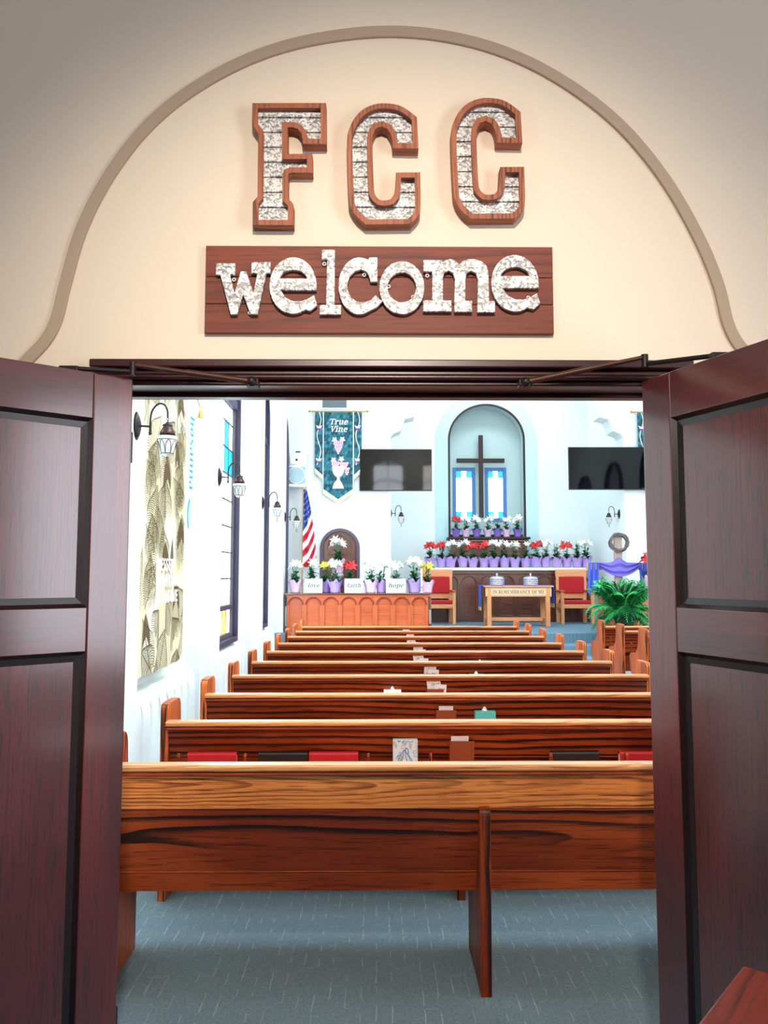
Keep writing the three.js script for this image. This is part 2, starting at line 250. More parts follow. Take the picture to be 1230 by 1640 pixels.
// nave shell
{
  const wl = struct('wall_left', bx(-2.25, -2.0, 0, 7.2, -16.4, DW - .2), M.white);
  for (const d of [5.55, 8.5, 11.76, 14.65]) {
    const sh = shapeOf([[-2.02, -.30], [-1.86, -.30], [-1.84, -.2], [-1.765, -.19], [-1.75, -.17], [-1.75, .17], [-1.765, .19], [-1.84, .2], [-1.86, .30], [-2.02, .30]]);
    const g = ext(sh, 7.1); g.rotateX(-Math.PI / 2); g.translate(0, 0.02, -d); struct('wall_pier', g, M.white);
  }
  struct('wall_right', bx(7.4, 7.65, 0, 7.2, -16.4, DW - .2), M.white);
  struct('ceiling', bx(-2.3, 7.7, 7.2, 7.4, -20, DW), M.ceiling);
  // front wall with the stepped chancel arch
  const cx = 2.79, half = [[2.486, 4.55], [2.434, 4.617], [2.275, 4.685], [2.187, 4.93], [1.986, 4.985], [1.86, 5.36], [1.75, 5.75], [1.3, 6.15], [.7, 6.4]];
  const s = new THREE.Shape(); s.moveTo(-2.2, 0); s.lineTo(cx - 2.486, 0); for (const p of half) s.lineTo(cx - p[0], p[1]); for (const p of [...half].reverse()) s.lineTo(cx + p[0], p[1]); s.lineTo(cx + 2.486, 0); s.lineTo(7.6, 0); s.lineTo(7.6, 7.2); s.lineTo(-2.2, 7.2); s.closePath();
  const dh = new THREE.Path(); dh.moveTo(-1.18, .54); dh.lineTo(-.36, .54); dh.lineTo(-.36, 2.17); dh.absellipse(-.77, 2.17, .41, .41, 0, Math.PI, false); dh.closePath(); s.holes.push(dh);
  const g = ext(s, .5, 0, 24); g.translate(0, 0, -16.7); struct('wall_front', g, M.white);
  struct('wall_chancel_left', bx(.1, .304, 0, 7.2, -19.2, -16.7), M.white);
  struct('wall_chancel_right', bx(5.276, 5.48, 0, 7.2, -19.2, -16.7), M.white);
  // chancel back wall with its niche
  const b = new THREE.Shape(); b.moveTo(0, 0); b.lineTo(5.6, 0); b.lineTo(5.6, 7.2); b.lineTo(0, 7.2); b.closePath();
  const nh = new THREE.Path(); nh.moveTo(1.80, 2.4); nh.lineTo(3.70, 2.4); nh.lineTo(3.70, 4.98); nh.absellipse(2.75, 4.98, .95, .9, 0, Math.PI, false); nh.closePath(); b.holes.push(nh);
  const bg = ext(b, .2, 0, 32); bg.translate(0, 0, -19.2); struct('wall_chancel_back', bg, M.white);
  const arch = (cx, hw, y0, ys, ry, o) => { const q = new THREE.Shape(); q.moveTo(cx - hw, y0); q.lineTo(cx + hw, y0); q.lineTo(cx + hw, ys); q.absellipse(cx, ys, hw, ry, 0, Math.PI, false); q.closePath(); if (o) { const h = new THREE.Path(); h.moveTo(o[0] - o[1], o[2]); h.lineTo(o[0] + o[1], o[2]); h.lineTo(o[0] + o[1], o[3]); h.absellipse(o[0], o[3], o[1], o[4], 0, Math.PI, false); h.closePath(); q.holes.push(h); } return q; };
  const sur = ext(horseshoe(2.74, 1.285, 1.4, 4.9, 1.3, 2.75, .95, 4.98, .9), .03, .004, 32); sur.translate(0, 0, -19.02); struct('trim_2', sur, M.ice);
  const edge = ext(horseshoe(2.75, .965, 2.40, 4.98, .915, 2.75, .915, 4.98, .865), .05, .004, 32); edge.translate(0, 0, -19.03); struct('trim_3', edge, M.crossWood);
  const side = ext(arch(2.75, 1.1, 2.3, 4.98, 1.05, [2.75, .94, 2.4, 4.98, .89]), .5, 0, 32); side.translate(0, 0, -19.7);
  const nb = new THREE.Shape(); nb.moveTo(1.6, 2.2); nb.lineTo(3.9, 2.2); nb.lineTo(3.9, 6.1); nb.lineTo(1.6, 6.1); nb.closePath();
  for (const [a, c] of [[1.95, 2.53], [2.775, 3.325]]) { const h = new THREE.Path(); h.moveTo(a, 2.96); h.lineTo(c, 2.96); h.lineTo(c, 4.35); h.lineTo(a, 4.35); h.closePath(); nb.holes.push(h); }
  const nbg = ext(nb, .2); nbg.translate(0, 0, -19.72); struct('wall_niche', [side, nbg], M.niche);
  // the platform with its steps
  const PY = .54;
  struct('platform', metres(bx(-2.2, 7.6, 0, PY, -19.2, -14.28, .015), 1.2, 'xz'), M.stepCarpet);
  struct('platform_step', metres(bx(1.0, 4.15, 0, .36, -14.28, -13.8, .015), 1.2, 'xz'), M.stepCarpet);
  struct('platform_step', metres(bx(1.0, 4.15, 0, .18, -13.8, -13.3, .015), 1.2, 'xz'), M.stepCarpet);
}
// added ceiling panels of the nave, unseen, there to brighten the room
for (const [x, z, where] of [[.5, -8.6, 'above the middle of the left pews'], [.5, -12.6, 'above the front of the left pews'], [4.9, -6.6, 'above the back of the right pews'], [4.9, -11.4, 'above the front of the right pews']]) {
  const t = thing('added_ceiling_light', 'added unseen square panel light on the high nave ceiling ' + where, 'lamp', [x, 7.2, z], 0, 'added panel lights on the nave ceiling');
  part('frame', [bx(-.8, .8, -.06, 0, -.8, -.74), bx(-.8, .8, -.06, 0, .74, .8), bx(-.8, -.74, -.06, 0, -.74, .74), bx(.74, .8, -.06, 0, -.74, .74)], M.white, t);
  part('diffuser', bx(-.74, .74, -.04, -.02, -.74, .74), M.addedGlow, t);
  areaLight(0xe2f2ff, L.ceiling, 1.48, 1.48, [x, 7.13, z], [x, 0, z + .001]);
}
{ const t = thing('added_ceiling_light', 'added unseen long panel light on the nave ceiling above the last pews', 'lamp', [1.4, 7.2, -5.0]);  // unseen panel, added to light the pew caps and floor strip
  part('frame', bx(-.5, .5, -.06, 0, -1.35, 1.35, .02), M.white, t); part('diffuser', bx(-.45, .45, -.075, -.06, -1.3, 1.3), M.addedGlow, t);
  areaLight(0xdcefff, L.down, .9, 2.6, [1.4, 7.1, -5.0], [1.4, 0, -5.001]); }
{ const t = thing('added_ceiling_light', 'added unseen long panel light on the chancel ceiling above the altar', 'lamp', [2.79, 7.2, -17.6]);  // unseen panel, added to brighten the chancel
  part('frame', bx(-1.0, 1.0, -.06, 0, -.4, .4, .02), M.white, t); part('diffuser', bx(-.94, .94, -.075, -.06, -.34, .34), M.addedGlow, t);
  areaLight(0xdff2ff, L.chancel, 1.88, .68, [2.79, 7.1, -17.6], [2.79, 0, -17.601]); }

// ------------------------------------------------------------------ doorway woodwork
{
  const head = struct('trim_4', null);
  const bar = (x0, x1, y0, y1, z0, z1, r) => part('moulding', grain(bx(x0, x1, y0, y1, z0, z1, r), 'x'), M.frame, head);
  bar(-.935, 1.04, 2.292, 2.32, DW - .01, DW + .045, .006); bar(-.925, 1.03, 2.272, 2.291, DW - .01, DW + .02, .006); bar(-.915, 1.02, 2.256, 2.272, DW - .01, DW + .034, .008); bar(-.915, 1.02, 2.240, 2.256, DW - .03, DW + .012, .005);
  bar(-.92, 1.01, 2.25, 2.275, DW - .2, DW - .04, .004); bar(-.9, 1.0, 2.236, 2.25, DW - .19, DW - .14, .004);
  for (const [a, b] of [[-.965, -.915], [1.02, 1.07]]) part('jamb', grain(bx(a, b, 0, 2.24, DW - .01, DW + .012, .005), 'y'), M.frame, head);
  for (const [a, b] of [[-.92, -.895], [.99, 1.01]]) part('jamb', grain(bx(a, b, 0, 2.25, DW - .2, DW - .04, .004), 'y'), M.frame, head);
}
// door leaf: x from the hinge, the face looking at +z
function doorLeaf(name, W = .84, H = 2.25) {
  const o = struct(name, null), s = .125, t = .052, r0 = .005;
  part('stile', grain(bx(0, s, .01, H, -t / 2, t / 2, r0), 'y'), M.door, o); part('stile', grain(bx(W - s, W, .01, H, -t / 2, t / 2, r0), 'y'), M.door, o);
  const rails = [[2.105, H], [1.385, 1.52], [.01, .27]];
  for (const [a, b] of rails) part('rail', grain(bx(s, W - s, a, b, -t / 2 + .0005, t / 2 - .0005, .003), 'x'), M.door, o);
  for (const [a, b] of [[1.52, 2.105], [.27, 1.385]]) {
    part('panel', grain(bx(s, W - s, a, b, -.006, .006), 'y'), M.doorPanel, o);
    const m = .03, fr = new THREE.Shape(); fr.moveTo(s, a); fr.lineTo(W - s, a); fr.lineTo(W - s, b); fr.lineTo(s, b); fr.closePath();
    // sloping moulding: four mitred prisms on either face
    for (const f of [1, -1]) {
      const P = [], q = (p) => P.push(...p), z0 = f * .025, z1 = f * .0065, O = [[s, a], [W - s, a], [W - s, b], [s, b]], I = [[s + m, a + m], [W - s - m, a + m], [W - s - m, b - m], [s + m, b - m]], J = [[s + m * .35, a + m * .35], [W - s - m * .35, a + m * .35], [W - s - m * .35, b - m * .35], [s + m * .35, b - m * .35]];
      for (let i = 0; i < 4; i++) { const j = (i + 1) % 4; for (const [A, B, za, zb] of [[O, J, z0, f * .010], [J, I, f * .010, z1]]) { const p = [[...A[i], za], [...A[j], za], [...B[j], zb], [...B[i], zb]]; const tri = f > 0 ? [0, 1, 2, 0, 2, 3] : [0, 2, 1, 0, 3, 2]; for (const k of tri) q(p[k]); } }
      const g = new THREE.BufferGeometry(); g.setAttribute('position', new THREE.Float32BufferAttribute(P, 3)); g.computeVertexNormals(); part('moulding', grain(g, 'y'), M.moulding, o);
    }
  }
  part('hinge', [rod([-.004, 1.98, 0], [-.004, 2.08, 0], .009), rod([-.004, .2, 0], [-.004, .3, 0], .009)], M.iron, o);
  return o;
}
{
  const l = doorLeaf('door_1'); l.position.set(-.803, 0, DW + .03); l.rotation.y = Math.atan2(-.629, -.777);   // leans out to the left
  l.rotation.y = Math.PI + Math.atan2(.629, .777);
  const r = doorLeaf('door_2'); r.position.set(.890, 0, DW + .03); r.rotation.y = -Math.atan2(.929, .37);
  part('flush_bolt', [bx(.70, .722, .83, .97, .0225, .027, .002), rod([.711, .86, .025], [.711, .94, .03], .005)], M.iron, r);
}
// door closers with two-piece arms
function closer(label, leafEnd, elbow, headEnd) {
  const t = thing('door_closer', label, 'door closer');
  const up = .012;
  part('arm', [rod(leafEnd, elbow, .0075), rod([elbow[0], elbow[1] - .012, elbow[2]], [elbow[0], elbow[1] + .03, elbow[2]], .011)], M.iron, t);
  part('forearm', [rod([elbow[0], elbow[1] + .022, elbow[2]], headEnd, .007, .009), rod([mix(elbow[0], headEnd[0], .45), mix(elbow[1] + .022, headEnd[1], .45), mix(elbow[2], headEnd[2], .45)], headEnd, .0105)], M.rust, t);
  part('head_bracket', [new THREE.SphereGeometry(.017, 14, 10).translate(...headEnd), bx(headEnd[0] - .022, headEnd[0] + .022, headEnd[1] - .012, headEnd[1] + .012, DW + .005, headEnd[2], .004)], M.iron, t);
  part('leaf_bracket', [bx(leafEnd[0] - .03, leafEnd[0] + .03, leafEnd[1] - .014, leafEnd[1] + .006, leafEnd[2] - .014, leafEnd[2] + .014, .004)], M.iron, t);
}
closer('dark jointed door closer arm above the left door leaf', [-.962, 2.264, -2.372], [-.775, 2.262, -2.405], [-.405, 2.243, DW + .05]);
closer('dark jointed door closer arm above the right door leaf', [1.008, 2.262, -2.20], [.85, 2.285, -2.38], [.485, 2.243, DW + .05]);

// ------------------------------------------------------------------ wooden letters over the door
function offset(pts, d) {                                     // inward for clockwise-in-picture outlines given y down; works by mitres
  const n = pts.length, out = []; let area = 0; for (let i = 0; i < n; i++) { const a = pts[i], b = pts[(i + 1) % n]; area += a[0] * b[1] - b[0] * a[1]; } const s = area > 0 ? 1 : -1;
  for (let i = 0; i < n; i++) { const a = pts[(i + n - 1) % n], b = pts[i], c = pts[(i + 1) % n]; let e1 = [b[0] - a[0], b[1] - a[1]], e2 = [c[0] - b[0], c[1] - b[1]]; const l1 = Math.hypot(...e1), l2 = Math.hypot(...e2); e1 = [e1[0] / l1, e1[1] / l1]; e2 = [e2[0] / l2, e2[1] / l2]; const n1 = [-e1[1] * s, e1[0] * s], n2 = [-e2[1] * s, e2[0] * s]; let m = [n1[0] + n2[0], n1[1] + n2[1]]; const k = 1 + n1[0] * n2[0] + n1[1] * n2[1]; m = [m[0] / k, m[1] / k]; out.push([b[0] + m[0] * d, b[1] + m[1] * d]); } return out;
}
const LX = .000389, LY = .000402;
const outF = [[78, 135], [713, 130], [718, 490], [515, 490], [512, 440], [500, 395], [470, 360], [430, 346], [385, 346], [386, 575], [598, 572], [602, 738], [420, 738], [398, 746], [392, 770], [394, 955], [432, 992], [442, 1015], [442, 1188], [96, 1188], [95, 990], [135, 940], [134, 400], [80, 325]].map(p => [(p[0] - 78) * LX, -(p[1] - 132) * LY]);
const outC = [[1140, 215], [1152, 490], [928, 488], [928, 430], [915, 370], [882, 318], [835, 300], [790, 315], [762, 365], [755, 430], [768, 850], [785, 900], [820, 930], [865, 937], [910, 925], [940, 890], [950, 840], [958, 695], [1165, 692], [1170, 1010], [1150, 1070], [1080, 1140], [700, 1145], [640, 1095], [600, 1050], [565, 990], [553, 930], [533, 420], [550, 330], [600, 220], [680, 140], [780, 100], [860, 92], [980, 105], [1060, 150]].map(p => [(p[0] - 533) * LX, -(p[1] - 92) * LY]);
function rounded(pts, rounds = 2) {                             // cuts the corners of gentle bends only, so that sharp corners stay
  for (let k = 0; k < rounds; k++) { const n = pts.length, out = []; for (let i = 0; i < n; i++) { const a = pts[(i + n - 1) % n], b = pts[i], c = pts[(i + 1) % n]; let t = Math.atan2(c[1] - b[1], c[0] - b[0]) - Math.atan2(b[1] - a[1], b[0] - a[0]); while (t > Math.PI) t -= 2 * Math.PI; while (t < -Math.PI) t += 2 * Math.PI;
    if (Math.abs(t) > .55 || Math.abs(t) < .02) out.push(b); else out.push([mix(b[0], a[0], .25), mix(b[1], a[1], .25)], [mix(b[0], c[0], .25), mix(b[1], c[1], .25)]); } pts = out; } return pts;
}
const csg = new Evaluator(); csg.attributes = ['position', 'normal']; csg.useGroups = false;
function islands(geo) {                                          // the separate pieces of a geometry
  const g = geo.index ? geo.toNonIndexed() : geo, P = g.attributes.position, n = P.count / 3, id = {}, par = []; const find = (a) => { while (par[a] !== a) a = par[a] = par[par[a]]; return a; };
  const key = (i) => { const k = [P.getX(i), P.getY(i), P.getZ(i)].map(v => Math.round(v * 2e4)).join(); if (id[k] === undefined) { id[k] = par.length; par.push(par.length); } return id[k]; };
  const first = []; for (let f = 0; f < n; f++) { const a = key(3 * f), b = key(3 * f + 1), c = key(3 * f + 2); par[find(b)] = find(a); par[find(c)] = find(a); first.push(a); }
  const sets = {}; first.forEach((a, f) => (sets[find(a)] = sets[find(a)] || []).push(f));
  return Object.values(sets).filter(l => l.length > 5).map(l => { const o = new THREE.BufferGeometry(); for (const at of ['position', 'normal']) { const A = g.attributes[at], v = []; for (const f of l) for (let j = 0; j < 9; j++) v.push(A.array[f * 9 + j]); o.setAttribute(at, new THREE.Float32BufferAttribute(v, 3)); } return o; });
}
function marquee(outline, label, pos, H) {
  const t = thing('letter_sign', label, 'sign', pos);
  const inner = offset(outline, .0165), sh = shapeOf(outline); sh.holes.push(new THREE.Path(inner.map(p => new THREE.Vector2(...p))));
  part('wooden_frame', grain(ext(sh, .046, .002), 'y'), M.letterWood, t);
  const core = new Brush(ext(shapeOf(offset(outline, .012)), .03)); core.updateMatrixWorld();
  let y = -.018, k = 0;
  while (y > -H + .012) { const h = k % 2 ? .033 : .0195, z = k % 2 ? .019 : .024;
    const b = new Brush(bx(-.02, .4, Math.max(y - h + .0022, -H + .01), y, .006, z, .001)); b.updateMatrixWorld();
    const r = csg.evaluate(core, b, INTERSECTION).geometry; y -= h; k++;
    if (r.attributes.position.count < 3) continue;
    for (const g of islands(r)) part('metal_strip', metres(g, .16), M.zinc, t); }
  part('backing', ext(shapeOf(offset(outline, .013)), .006), M.lead, t);
}
marquee(outF, 'letter F of rough brown wood filled with corrugated galvanized metal', [-.417, 3.193, DW + .001], .43);
marquee(rounded(outC), 'letter C of wood and corrugated metal between the F and another C', [-.1015, 3.195, DW + .001], .43);
marquee(rounded(outC), 'rightmost of the two letters C of wood and corrugated metal, hung slightly higher', [.246, 3.216, DW + .001], .43);
// welcome board
{
  const t = thing('welcome_sign', 'dark brown plank board with galvanized metal letters reading welcome', 'sign', [-.568, 2.413, DW + .001]);
  const s = [[0, .0985], [.0995, .1905], [.1915, .297]];
  for (const [a, b] of s) part('plank', grain(bx(0, 1.155, a, b, .002, .02, .0025), 'x'), M.sign, t);
  const A = (x, y) => [(320 + x / 4.241 - 330) * .002077, (535 - 380 - y / 4.241) * .00211], B = (x, y) => [(600 + x / 4.1 - 330) * .002077, (535 - 380 - y / 4.1) * .00211];
  const path = (f, pts, holes = []) => { const sh = shapeOf(pts.map(p => f(...p))); for (const h of holes) sh.holes.push(new THREE.Path(h.map(p => new THREE.Vector2(...f(...p))))); return sh; };
  const ell = (cx, cy, rx, ry, a0, a1, n = 40) => { const o = []; for (let i = 0; i <= n; i++) { const a = (a0 + (a1 - a0) * i / n) * Math.PI / 180; o.push([cx + rx * Math.cos(a), cy - ry * Math.sin(a)]); } return o; };
  const eShape = (f, cx, cy, rx, ry) => path(f, [[cx + rx, cy + 33], ...ell(cx, cy, rx, ry, 0, 300, 48), [cx + 118, cy + 172], [cx + 164, cy + 133], [cx + 142, cy + 66], [cx + 98, cy + 92], [cx + 50, cy + 107], [cx, cy + 106], [cx - 48, cy + 82], [cx - 82, cy + 33]],
    [[[cx - 90, cy - 47], ...ell(cx + 2, cy - 40, 92, 66, 170, 10, 20), [cx + 94, cy - 47]]]);
  const W = path(A, [[122, 198], [250, 198], [250, 275], [216, 277], [250, 400], [288, 252], [325, 252], [376, 400], [400, 267], [360, 265], [360, 190], [487, 188], [487, 265], [460, 268], [405, 545], [358, 545], [307, 410], [268, 545], [225, 545], [152, 277], [122, 275]]);
  const Ll = path(A, [[832, 102], [920, 102], [920, 478], [963, 478], [963, 543], [820, 543], [820, 478], [862, 478], [868, 170], [832, 170]]);
  const Cc = path(A, [[1207, 320], [1207, 152], [1150, 155], [1148, 170], ...ell(1085, 348, 140, 194, 72, 300, 40), [1200, 495], [1243, 455], [1195, 412], [1160, 445], [1110, 460], [1070, 455], [1030, 425], [1008, 380], [1005, 335], [1020, 285], [1055, 248], [1095, 238], [1130, 250], [1150, 280], [1160, 320]]);
  const O = path(B, ell(178, 347, 147, 175, 0, 352, 44), [ell(178, 345, 92, 98, 0, 352, 36)]);
  const Mm = path(B, [[318, 165], [442, 165], [443, 180], [465, 163], [495, 157], [525, 166], [550, 190], [575, 170], [610, 158], [650, 157], [700, 172], [730, 200], [743, 245], [745, 432], [783, 432], [783, 507], [668, 507], [668, 432], [672, 290], [660, 248], [628, 234], [600, 252], [592, 295], [590, 432], [634, 432], [634, 505], [518, 505], [518, 432], [523, 290], [510, 248], [482, 234], [454, 250], [446, 290], [445, 430], [500, 430], [500, 503], [316, 503], [316, 430], [375, 430], [375, 240], [318, 240]]);
  for (const sh of [W, eShape(A, 640, 347, 158, 192), Ll, Cc, O, Mm, eShape(B, 915, 315, 155, 187)]) { const g = ext(sh, .014, .0015, 10); g.translate(0, 0, .026); part('letter', metres(g, .2), M.zinc, t); }
  const scr = (f, x, y) => { const p = f(x, y); return new THREE.TorusGeometry(.005, .0018, 6, 14).translate(p[0], p[1], .028); };
  for (const g of [scr(A, 240, 300), scr(A, 350, 525), scr(A, 848, 190), scr(A, 1118, 265), scr(B, 92, 332), scr(B, 252, 400), scr(B, 345, 260), scr(B, 1005, 403)]) part('screw_eye', g, M.card, t);
}

// ------------------------------------------------------------------ pews
const STEP = .88, PEW0 = -3.02, PX = .47;
function makePew(label, rack, ou = .05) {
  const t = thing('pew', label, 'pew');
  const hw = 1.56, e = .042, face = (h) => .032 + (.87 - h) * .327;          // rear face of the leaning back
  const plank = (a, b, place) => grain(along([[face(a), a], [face(b), b], [face(b) + .022, b], [face(a) + .022, a]], -hw + e, hw - e, .002), 'x', place);
  part('back_plank', plank(.702, .868, [ou, .3 - ou * .4]), rack ? M.pewB : M.pewTop, t); part('back_plank', plank(.425, .700, [ou, .02]), M.pewB, t); part('back_plank', plank(.345, .423, [.1, .6]), M.pewB, t);
  part('cap', grain(along([[.004, .866], [0, .872], [0, .882], [.006, .889], [.062, .889], [.07, .882], [.07, .872], [.066, .866]], -hw + e, hw - e), 'x', [.1, .1]), M.pewCap, t);
  part('cap_moulding', grain(along([[.018, .845], [.012, .85], [.014, .858], [.006, .866], [.064, .866], [.064, .845]], -hw + e, hw - e), 'x', [.1, .5]), M.pewB, t);
  part('seat', grain(along([[.175, .43], [.62, .44], [.635, .45], [.63, .462], [.6, .464], [.18, .452]], -hw + e, hw - e), 'x', [.1, .2]), M.pew, t);
  const end = new THREE.Shape(); end.moveTo(.07, 0); end.lineTo(.058, .93); end.quadraticCurveTo(.058, .97, .10, .97); end.lineTo(.25, .97); end.quadraticCurveTo(.30, .965, .305, .91); end.bezierCurveTo(.31, .76, .36, .66, .46, .645); end.lineTo(.60, .635); end.quadraticCurveTo(.645, .63, .645, .58); end.lineTo(.64, .46); end.quadraticCurveTo(.62, .38, .53, .33); end.quadraticCurveTo(.475, .28, .475, .2); end.lineTo(.475, 0); end.closePath();
  for (const x of [-hw, hw - e]) { const g = ext(end, e, .004, 8); g.rotateY(Math.PI / 2); g.translate(x, 0, 0); part('pew_end', grain(g, 'y'), M.pew, t); }
  const sup = new THREE.Shape(); sup.moveTo(.068, 0); sup.lineTo(.05, .67); sup.quadraticCurveTo(.052, .71, .08, .712); sup.lineTo(face(.43) + .01, .43); sup.lineTo(.47, .435); sup.lineTo(.47, 0); sup.closePath();
  { const g = ext(sup, e, .003, 6); g.rotateY(Math.PI / 2); g.translate(-.066, 0, 0); part('centre_support', grain(g, 'y'), M.pewB, t); }
  if (rack) {
    const r = part('book_rack', grain(bx(-1.46, 1.46, .548, .560, -.135, -.005, .003), 'x', [.1, .1]), M.pewB, t);
    part('rack_rail', grain(bx(-1.46, 1.46, .60, .625, -.012, -.002, .003), 'x', [.1, .4]), M.pewB, r);
    for (const x of [-1.45, -1.12, -.51, -.20, .40, .78, 1.45]) part('rack_upright', grain(along([[.002, .56], [-.004, .72], [.006, .735], [.02, .73], [.03, .64], [.03, .56]], x - .007, x + .007, .002), 'y'), M.pewB, r);
    const pk = part('card_pocket', grain(along([[.045, .675], [.028, .785], [.036, .785], [.053, .683], [.085, .683], [.085, .675]], -.098, .018, .001), 'x', [.3, .3]), M.leather, t);
    for (const x of [-.102, .018]) part('pocket_side', grain(along([[.045, .675], [.028, .785], [.07, .785], [.09, .675]], x, x + .004), 'x', [.3, .3]), M.leather, pk);
  }
  return t;
}
const pewZ = (n) => PEW0 - STEP * n;
{
  const first = makePew('long oak pew nearest the doors, its whole leaning back in view', false); first.position.set(PX, 0, pewZ(0));
  const proto = makePew('second oak pew from the doors, red and black hymnals in its rack', true); proto.position.set(PX, 0, pewZ(1));
  const lab = ['', '', 'third oak pew from the doors, teal tissue box in its rack', 'fourth oak pew from the doors, low white tissue box in its rack', 'fifth oak pew from the doors, just ahead of the one with the white box', 'sixth oak pew from the doors in the long left block', 'seventh oak pew from the doors in the long left block', 'eighth oak pew from the doors, third from the front', 'ninth oak pew from the doors, second from the front', 'frontmost oak pew of the left block, facing the panelled rail'];
  const kinds = [proto, makePew(lab[2], true, .16), makePew(lab[3], true, .1)]; kinds[1].position.set(PX, 0, pewZ(2)); kinds[2].position.set(PX, 0, pewZ(3)); for (const k of kinds) k.userData.group = 'pews of the left block';
  for (let n = 4; n < 10; n++) copy(kinds[(n * 2 + 1) % 3], [PX, 0, pewZ(n)], 0, lab[n], 'pews of the left block');
  first.userData.group = proto.userData.group = 'pews of the left block';
  const rl = { 6: 'oak pew across the aisle, its tall end closest to the right door', 7: 'oak pew across the aisle, second tall end from the right door', 8: 'oak pew across the aisle, its end in front of the fern', 9: 'frontmost oak pew across the aisle, below the fern' };
  for (let n = 6; n < 10; n++) copy(proto, [4.77, 0, pewZ(n)], 0, rl[n], 'pews of the right block');
}

// ------------------------------------------------------------------ things in the pew racks
function book(kind) {                                            // lies with its spine up: x along the spine
  const t = new THREE.Group(); const w = .245, h = .172, th = .042;
  const m = kind === 'red' ? M.hymnal : M.blackBook;
  const pr = new THREE.Shape(); pr.moveTo(-th / 2, 0); pr.lineTo(-th / 2, h - .012); pr.quadraticCurveTo(-th / 2, h, 0, h + .002); pr.quadraticCurveTo(th / 2, h, th / 2, h - .012); pr.lineTo(th / 2, 0); pr.lineTo(th / 2 - .004, 0); pr.lineTo(th / 2 - .004, h - .012); pr.lineTo(-th / 2 + .004, h - .012); pr.lineTo(-th / 2 + .004, 0); pr.closePath();
  const c = ext(pr, w, .0005, 6); c.rotateY(Math.PI / 2); c.translate(-w / 2, 0, 0); part('cover', c, m, t);
  part('pages', bx(-w / 2 + .003, w / 2 - .003, .003, h - .013, -th / 2 + .0045, th / 2 - .0045), M.pages, t);
  return t;
}
const bookProto = { red: book('red'), black: book('black') };
function putBook(kind, x, n, dz, label, tilt = 0) { const b = bookProto[kind].clone(); b.name = numbered('hymnal'); scene.add(b); b.position.set(x, .5605, pewZ(n) - dz); b.rotation.y = tilt; tag(b, label, 'book', kind === 'red' ? 'red hymnals in the pew racks' : 'black books in the pew racks'); return b; }
putBook('red', -.82, 1, .045, 'leftmost red hymnal in the rack of the second pew');
putBook('black', -.467, 1, .05, 'black book between the two left red hymnals in the rack');
putBook('red', -.213, 1, .045, 'red hymnal standing just left of the floral box');
putBook('black', 1.0, 1, .05, 'black book right of the pew centre in the second rack', .03);
putBook('red', 1.345, 1, .045, 'red hymnal at the right end beside the door edge');
putBook('red', 1.64, 2, .045, 'red hymnal barely showing in the third pew rack');
// tissue boxes
const floral = canvasTex(256, 460, (c, w, h) => { c.fillStyle = '#cfe0ea'; c.fillRect(0, 0, w, h); const r = mulberry(4); for (let i = 0; i < 60; i++) { const x = r() * w, y = r() * h; c.strokeStyle = ['#7fa6c4', '#5f83a8', '#9fb7c6', '#c9b6a4'][Math.floor(r() * 4)]; c.lineWidth = 5 + r() * 7; c.beginPath(); c.ellipse(x, y, 12 + r() * 22, 5 + r() * 9, r() * 3, 0, 7); c.stroke(); } c.fillStyle = '#eef4f6'; c.beginPath(); c.moveTo(90, 190); c.bezierCurveTo(50, 260, 40, 380, 60, 455); c.lineTo(160, 455); c.bezierCurveTo(175, 380, 160, 250, 130, 190); c.fill(); c.strokeStyle = '#6f93b6'; c.lineWidth = 9; for (const a of [-.9, -.3, .4, 1.0, 1.6]) { c.beginPath(); c.moveTo(115, 90); c.quadraticCurveTo(115 + 60 * Math.sin(a), 150, 115 + 100 * Math.sin(a * 1.2), 220 + 60 * Math.cos(a)); c.stroke(); } });
{ const b = thing('tissue_box', 'tall box printed with pale blue ribbons in the second pew rack', 'box', [.145, .5605, pewZ(1) - .058]);
  const side = std({ color: 0xd4e0e6, roughness: .6 }), g = bx(-.062, .062, 0, .235, -.04, .04, .003); part('carton', g, side, b);
  const f = new THREE.BoxGeometry(.12, .231, .001).translate(0, .1175, .0405); part('printed_front', f, std({ map: floral, roughness: .6 }), b); }
function tissueBox(m, x, n, label) { const b = thing('tissue_box', label, 'box', [x, .5605, pewZ(n) - .058]);
  part('carton', bx(-.064, .064, 0, .22, -.045, .045, .004), m, b);
  part('opening', bx(-.022, .022, .10, .155, .044, .0462, .001), M.paper, b);
  part('tissue', new THREE.ConeGeometry(.02, .035, 7).translate(0, .2355, 0), M.paper, b); }
tissueBox(M.teal, .67, 2, 'teal tissue box with a white opening in the third pew rack');
tissueBox(M.card, .117, 3, 'low white tissue box showing above the fourth pew back');
tissueBox(M.teal, .845, 4, 'small teal tissue box peeping up in the fifth pew rack');
tissueBox(M.card, .995, 5, 'white tissue box barely showing in the sixth pew rack');
